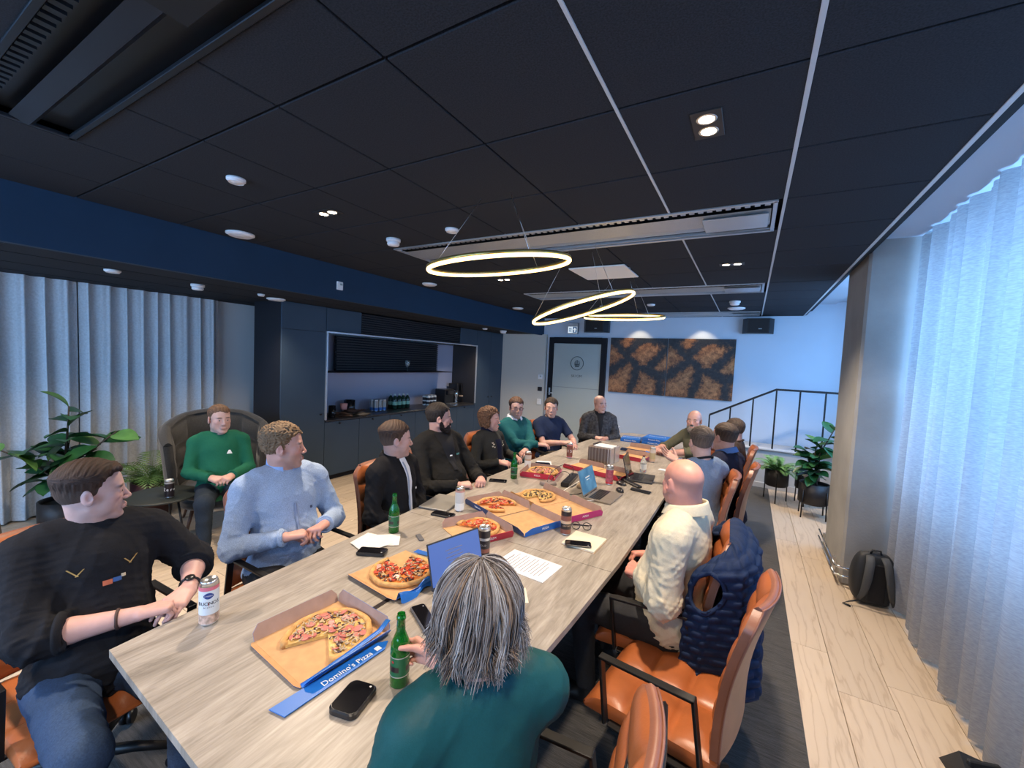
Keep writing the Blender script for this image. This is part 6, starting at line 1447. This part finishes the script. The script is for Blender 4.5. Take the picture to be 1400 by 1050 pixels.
c2 = band_can('drink_can', 'white and salmon can next to the closed grey laptop', (-1.685, 2.29, TT), [(0, .35, MATS['label_white']), (.35, .9, mat('can_pale', (.60, .60, .57), .35)), (.9, 1, mat('can_salmon', (.55, .30, .24), .35))], rz=.2)
band_can('drink_can', 'dark brown can at the corner of the blue pizza box lid', (-.925, 2.37, TT), [(0, .2, brn), (.2, .45, MATS['label_black']), (.45, .58, tan), (.58, .8, brn), (.8, 1, MATS['label_black'])], rz=.8, txt=[('COFFEE', .012, .36, tan, -1.8)])
band_can('drink_can', 'cream coloured can right behind the green bottle near the crimson box', (-1.85, 3.62, TT), [(0, .5, MATS['label_white']), (.5, .62, tan), (.62, .9, mat('can_cream', (.60, .52, .44), .35)), (.9, 1, MATS['label_brown'])], rz=1)
band_can('drink_can', 'dark brown can with white letters standing alone in mid table', (-1.69, 4.32, TT), [(0, .06, pnk), (.06, .94, brn), (.94, 1, pnk)], rz=R(-70), txt=[('IS', .045, .5, wht, 0)])
band_can('drink_can', 'shiny pink can beyond the blue laptop', (-1.02, 3.60, TT), [(0, .1, red), (.1, .9, mat('can_pink', (.50, .12, .17), .25, metal=.4, noise=(40, .35))), (.9, 1, silv)])
band_can('drink_can', 'tan can nearest the man in the checked blazer', (-1.63, 6.05, TT), [(0, .4, MATS['label_white']), (.4, .7, tan), (.7, 1, MATS['can_cream'])])
band_can('drink_can', 'gold and tan can behind the clear bottle on the right', (-.88, 4.76, TT), [(0, .2, tan), (.2, .7, mat('can_gold', (.45, .36, .20), .35)), (.7, 1, MATS['can_cream'])])
t = ent('plastic_bottle', 'small clear plastic bottle with white label behind the dark laptop', 'bottle', (-.865, 4.24, TT))
MB().lathe([(.028, 0), (.032, .008), (.032, .10), (.026, .125), (.013, .15), (.013, .162)], 20).obj('body', gl_, t); MB().lathe([(.0325, .035), (.0325, .085)], 20, cap=False).obj('paper_label', crm, t); MB().lathe([(.0145, .16), (.0145, .175)], 14).obj('cap', brn, t)
# ---- phones and small things
scr = mat('phone_glass', (.006, .006, .008), .08)
def phone(label, x, y, rz, s=(.075, .155, .009), z=TT, name='smartphone', m_=None):
    t = ent(name, label, 'phone', (x, y, z + .0004), R(rz), 'phones on the table')
    def rr_(d, r): hx, hy = s[0] / 2 - d, s[1] / 2 - d; return [(sx * (hx - r) + r * cos(a), sy * (hy - r) + r * sin(a)) for sx, sy, a0 in ((1, 1, 0), (-1, 1, pi / 2), (-1, -1, pi), (1, -1, 1.5 * pi)) for a in np.linspace(a0, a0 + pi / 2, 6)]
    cr_ = .022 if s[0] > .09 else .010; e_ = min(.004, s[2] * .3); b_ = MB(); n4 = 24; L4 = [rr_(e_, cr_), rr_(0, cr_), rr_(0, cr_), rr_(e_, cr_)]; Z4 = [0, e_, s[2] - e_, s[2]]
    b_.add([(x_, y_, Z4[i]) for i in range(4) for x_, y_ in L4[i]], [(i * n4 + k, i * n4 + (k + 1) % n4, (i + 1) * n4 + (k + 1) % n4, (i + 1) * n4 + k) for i in range(3) for k in range(n4)] + [tuple(range(n4))[::-1], tuple(range(3 * n4, 4 * n4))])
    b_.obj('body', m_ or blkp, t); MB().prism(rr_(e_ + .001, cr_), s[2] - .0002, s[2] + .0006).obj('screen', scr, t)
    MB().box((s[0] * .28, s[1] * .38, s[2] + .0009), (.006, .006, .0006)).obj('camera_dot', silv, t); return t
t = phone('thick rounded black phone with chrome corner, in front of the nearest pizza box', -.975, .825, 14, (.095, .125, .020)); 
t['label'] = 'thick glossy black device with rounded corners, in front of the nearest box'
phone('black phone lying before the white napkins', -1.675, 1.515, -62, (.075, .150, .018))
phone('black phone in a bulky case beside the closed grey laptop', -1.72, 2.155, -80, (.075, .155, .014))
phone('black phone lying alone before the bearded man', -1.845, 3.055, -66)
phone('black phone on top of the open notebook', -.795, 2.245, -68, (.07, .15, .009), TT + .0135)
phone('slim dark grey phone half under the hair of the woman in teal', -1.065, 1.245, 62, (.065, .19, .014), m_=mat('slate_case', (.10, .10, .11), .5))
phone('dark phone on the white sheet near the cream can', -1.80, 3.86, -60, z=TT + .002)
paper = mat('paper', (.66, .67, .70), .8); ntx = mat('toner', (.16, .16, .2), .8)
t = ent('document', 'printed white document page with text lines, right of the upright laptop', 'document', (-.935, 1.885, TT + .0006), R(-4))
MB().box((0, 0, .0008), (.30, .21, .0012)).obj('page', paper, t); MB().slab([(.15, -.105, .0015), (.15, -.02, .0015), (.10, -.105, .0015)], .0008).obj('folded_corner', paper, t)
mb = MB()
for i in range(12): mb.box((-.115 + i * .0195, .005 - (.012 if i % 3 == 2 else 0), .0016), (.0035 if i else .006, .16 - (.05 if i % 3 == 2 else 0) - (.07 if i == 0 else 0), .0003))
o = mb.obj('text_lines', ntx, t); o['kind'] = 'stuff'
t = ent('notebook', 'open cream notebook with a phone on it, near the right table edge', 'notebook', (-.785, 2.325, TT), R(-2))
MB().box((0, 0, .006), (.20, .215, .012), .002).obj('pages', mat('notebook_cream', (.66, .60, .47), .8), t); MB().box((-.0, 0, .001), (.206, .221, .002)).obj('cover', mat('tan_cover', (.35, .24, .14), .6), t)
nap = mat('napkin_white', (.70, .68, .64), .9, bump=(80, .4, .003))
for i, (x, y, a) in enumerate(((-1.80, 1.62, 10), (-1.74, 1.66, 42), (-1.76, 1.585, 75))):
    mb = MB(); mb.grid(lambda u, v: ((u - .5) * .17, (v - .5) * .15, .0015 + .003 * i + .003 * (sin(8 * u + i) * sin(6 * v)) ** 2), 8, 8, False); mb.grid(lambda u, v: ((u - .5) * .17, (.5 - v) * .15, .0005 + .003 * i), 2, 2, False)
    one('napkin', ['lowest white paper napkin under the others by the black phone', 'middle white paper napkin, pointing toward the green bottle', 'uppermost white paper napkin, beside the black phone'][i], 'napkin', nap, mb, (x, y, TT), R(a), 'paper napkins')
one('paper_sheet', 'small cream napkin right of the grey haired woman', 'napkin', MATS['notebook_cream'], MB().box((0, 0, .001), (.13, .12, .0012)), (-.86, 1.60, TT), .6)
one('paper_sheet', 'white sheet under the dark phone near the cream can', 'paper', paper, MB().box((0, 0, .0008), (.15, .21, .0012)), (-1.80, 3.90, TT), .5)
one('paper_card', 'white card near the right edge beyond the dark laptop', 'paper', paper, MB().box((0, 0, .002), (.15, .07, .003)), (-.68, 4.47, TT), -.1)
# ---- laptops
desk = bpy.data.materials.new('blue_wallpaper'); desk.use_nodes = True; nt = desk.node_tree; N = nt.nodes; L = nt.links; b = N['Principled BSDF']; b.inputs['Roughness'].default_value = .3
tc = N.new('ShaderNodeTexCoord'); n1 = N.new('ShaderNodeTexNoise'); n1.inputs['Scale'].default_value = 9; L.new(tc.outputs['Object'], n1.inputs[0]); c = ramp(nt, n1.outputs[0], [(.35, (.03, .16, .30)), (.65, (.12, .32, .50))]); L.new(c, b.inputs['Emission Color']); b.inputs['Emission Strength'].default_value = .9; b.inputs['Base Color'].default_value = (.02, .03, .05, 1)
docs = mat('blue_document_screen', (.02, .03, .06), .3, emit=((.10, .20, .62), .75))
def laptop(label, x, y, rz, ang, body, screen, W=.31, D=.215, H=.205, keys=True, group='open laptops'):
    t = ent('laptop', label, 'laptop', (x, y, TT), R(rz), group)
    MB().box((0, -D / 2, .008), (W, D, .014), .003).obj('base', body, t)
    if keys:
        k_ = MB()
        for r__ in range(5):
            for c_ in range(13): k_.box((-W * .43 + (c_ + .5) * W * .86 / 13, -.035 - r__ * .019, .0158), (W * .86 / 13 - .003, .015, .0014))
        o = k_.obj('keyboard', blkp, t); o['kind'] = 'stuff'
        MB().box((0, -D + .045, .0154), (W * .34, .062, .0008)).obj('trackpad', body, t)
    M = Matrix.Translation((0, .004, .014)) @ Matrix.Rotation(R(-ang), 4, 'X')
    MB().box((0, .003, H / 2), (W, .006, H), .002, M=M).obj('lid', body, t); MB().box((0, -.0008, H / 2 + .004), (W - .012, .0012, H - .022), M=M).obj('screen', screen, t)
    MB().tube([(-W * .4, .002, .013), (W * .4, .002, .013)], .006, 8).obj('hinge', blkp, t); t['_M'] = 0; del t['_M']; return t, M
alub = mat('laptop_grey', (.23, .20, .17), .4, metal=.3); blub = mat('laptop_black', (.03, .03, .033), .45)
t, M = laptop('laptop with a lit blue document screen facing the grey haired woman', -1.115, 1.545, -14 + 90 + 4, 16, blub, docs)
t.rotation_euler[2] = R(76)
mb = MB()
for i in range(4): mb.box((-.01, -.0018, .10 - i * .016 + .05), (.10 - .02 * (i % 2), .0006, .003), M=M)
mb.obj('screen_text', ntx, t)
t, M = laptop('grey laptop with a light blue wallpaper screen, opened toward the window side', -1.055, 3.225, 90 - 2, 17, alub, desk)
mb = MB().box((0, -.0018, .13), (.09, .0006, .008), M=M).box((0, -.0018, .110), (.06, .0006, .004), M=M); mb.obj('screen_text', MATS['label_white'], t)
laptop('black laptop with dark screen, opened toward the window side, farther than the blue one', -.925, 3.97, 96, 14, blub, scr)
t = ent('laptop', 'closed grey laptop lying before the young man in the black overshirt', 'laptop', (-1.865, 2.325, TT), R(12)); MB().box((0, 0, .009), (.215, .30, .016), .004).obj('body', mat('closed_grey', (.26, .25, .23), .4, metal=.3), t); MB().box((0, 0, .0095), (.217, .302, .0015)).obj('seam', drk, t)
# ---- mice, keyboards, cables, power bricks
def mouse(label, x, y, rz):
    t = ent('computer_mouse', label, 'mouse', (x, y, TT), R(rz), 'black mice'); MB().sphere((0, 0, .008), (.030, .055, .024), 18, 10).box((0, 0, .004), (.05, .09, .006), .003).obj('shell', blkp, t); MB().tube([(0, .025, .026), (0, .04, .022)], .004, 6).obj('wheel', silv, t)
mouse('black mouse nearest the blue screen laptop', -.885, 3.46, 30); mouse('black mouse behind the first mouse', -.93, 3.665, 60)
one('remote_control', 'long black remote lying across beside the mice', 'remote', blkp, MB().box((0, 0, .010), (.05, .26, .018), .006).box((0, .06, .0195), (.03, .08, .003), .001), (-.86, 3.74, TT), R(50))
one('black_pouch', 'small flat black pouch beyond the pink can', 'pouch', blkp, MB().box((0, 0, .009), (.14, .08, .016), .006), (-1.02, 3.84, TT), R(-10))
one('pen_case', 'slim silver and black case in front of the dark laptop', 'case', blkp, MB().box((0, 0, .009), (.17, .05, .016), .006).box((0, 0, .018), (.165, .012, .002)), (-.735, 3.56, TT), R(-8))
def strip(label, x, y, rz, s, m_): return one('power_strip', label, 'power strip', m_, MB().box((0, 0, s[2] / 2), s, .006).box((0, 0, s[2]), (s[0] * .5, s[1] * .8, .003)), (x, y, TT), R(rz))
strip('long black cable box behind the light blue screen laptop', -1.33, 3.44, 8, (.07, .36, .04), blkp); strip('tan cable box beside the long black one', -1.20, 3.42, 8, (.06, .22, .028), mat('tan_plastic', (.32, .22, .12), .5)); strip('low grey power block where the cable loops start', -1.45, 3.24, -20, (.10, .12, .028), mat('grey_plastic', (.22, .18, .17), .5))
def cable(label, pts, m_=blkp, r=.003):
    P = [Vector(p) for p in pts]; out = []
    for i in range(len(P) - 1):
        a, b_, c_, d = P[max(i - 1, 0)], P[i], P[i + 1], P[min(i + 2, len(P) - 1)]
        for k in range(6):
            s = k / 6; out.append(.5 * ((2 * b_) + (c_ - a) * s + (2 * a - 5 * b_ + 4 * c_ - d) * s * s + (3 * b_ - a - 3 * c_ + d) * s ** 3))
    return one('cable', label, 'cable', m_, MB().tube(out + [P[-1]], r, 6))
z = TT + .004
cable('outer black cable loop standing up from the grey power block', [(-1.45, 3.22, z + .02), (-1.46, 3.32, z + .08), (-1.42, 3.46, z + .13), (-1.34, 3.52, z + .11), (-1.33, 3.50, z + .045)])
cable('inner black cable loop standing up from the grey power block', [(-1.43, 3.24, z + .02), (-1.43, 3.32, z + .05), (-1.39, 3.42, z + .085), (-1.34, 3.44, z + .07), (-1.33, 3.42, z + .045)])
cable('white cable lying beside the tan cable box', [(-1.27, 3.16, z), (-1.27, 3.30, z), (-1.265, 3.5, z), (-1.27, 3.62, z)], wht)
cable('thin dark cable curling on the table left of the blue laptop', [(-1.36, 3.12, z), (-1.28, 3.07, z), (-1.20, 3.10, z), (-1.14, 3.16, z), (-1.12, 3.26, z)])
one('charger', 'small white charger block at the corner of the blue laptop', 'charger', wht, MB().box((0, 0, .008), (.07, .05, .016), .003).tube([(.03, .0, .010), (.07, .03, .008), (.10, .05, .010)], .0025, 5), (-1.07, 3.0, TT), .2)
one('sunglasses', 'black folded glasses beside the dark brown can', 'glasses', blkp, MB().tube([(.035 + .026 * cos(a), .020 * sin(a), .022 + .016 * sin(a)) for a in np.linspace(0, 6.28, 14, endpoint=False)], .003, 5, True).tube([(-.035 + .026 * cos(a), .020 * sin(a), .022 + .016 * sin(a)) for a in np.linspace(0, 6.28, 14, endpoint=False)], .003, 5, True).tube([(-.065, 0, .03), (-.05, .05, .005), (.05, .055, .005)], .003, 5).tube([(.065, 0, .03), (.05, .06, .005), (-.05, .065, .005)], .003, 5), (-.87, 2.50, TT), .4)
one('tool_clip', 'small grey multi tool clip lying by the blue tray box', 'clip', MATS['slate_case'], MB().box((0, 0, .006), (.03, .08, .010), .003), (-1.60, 1.80, TT), 1)
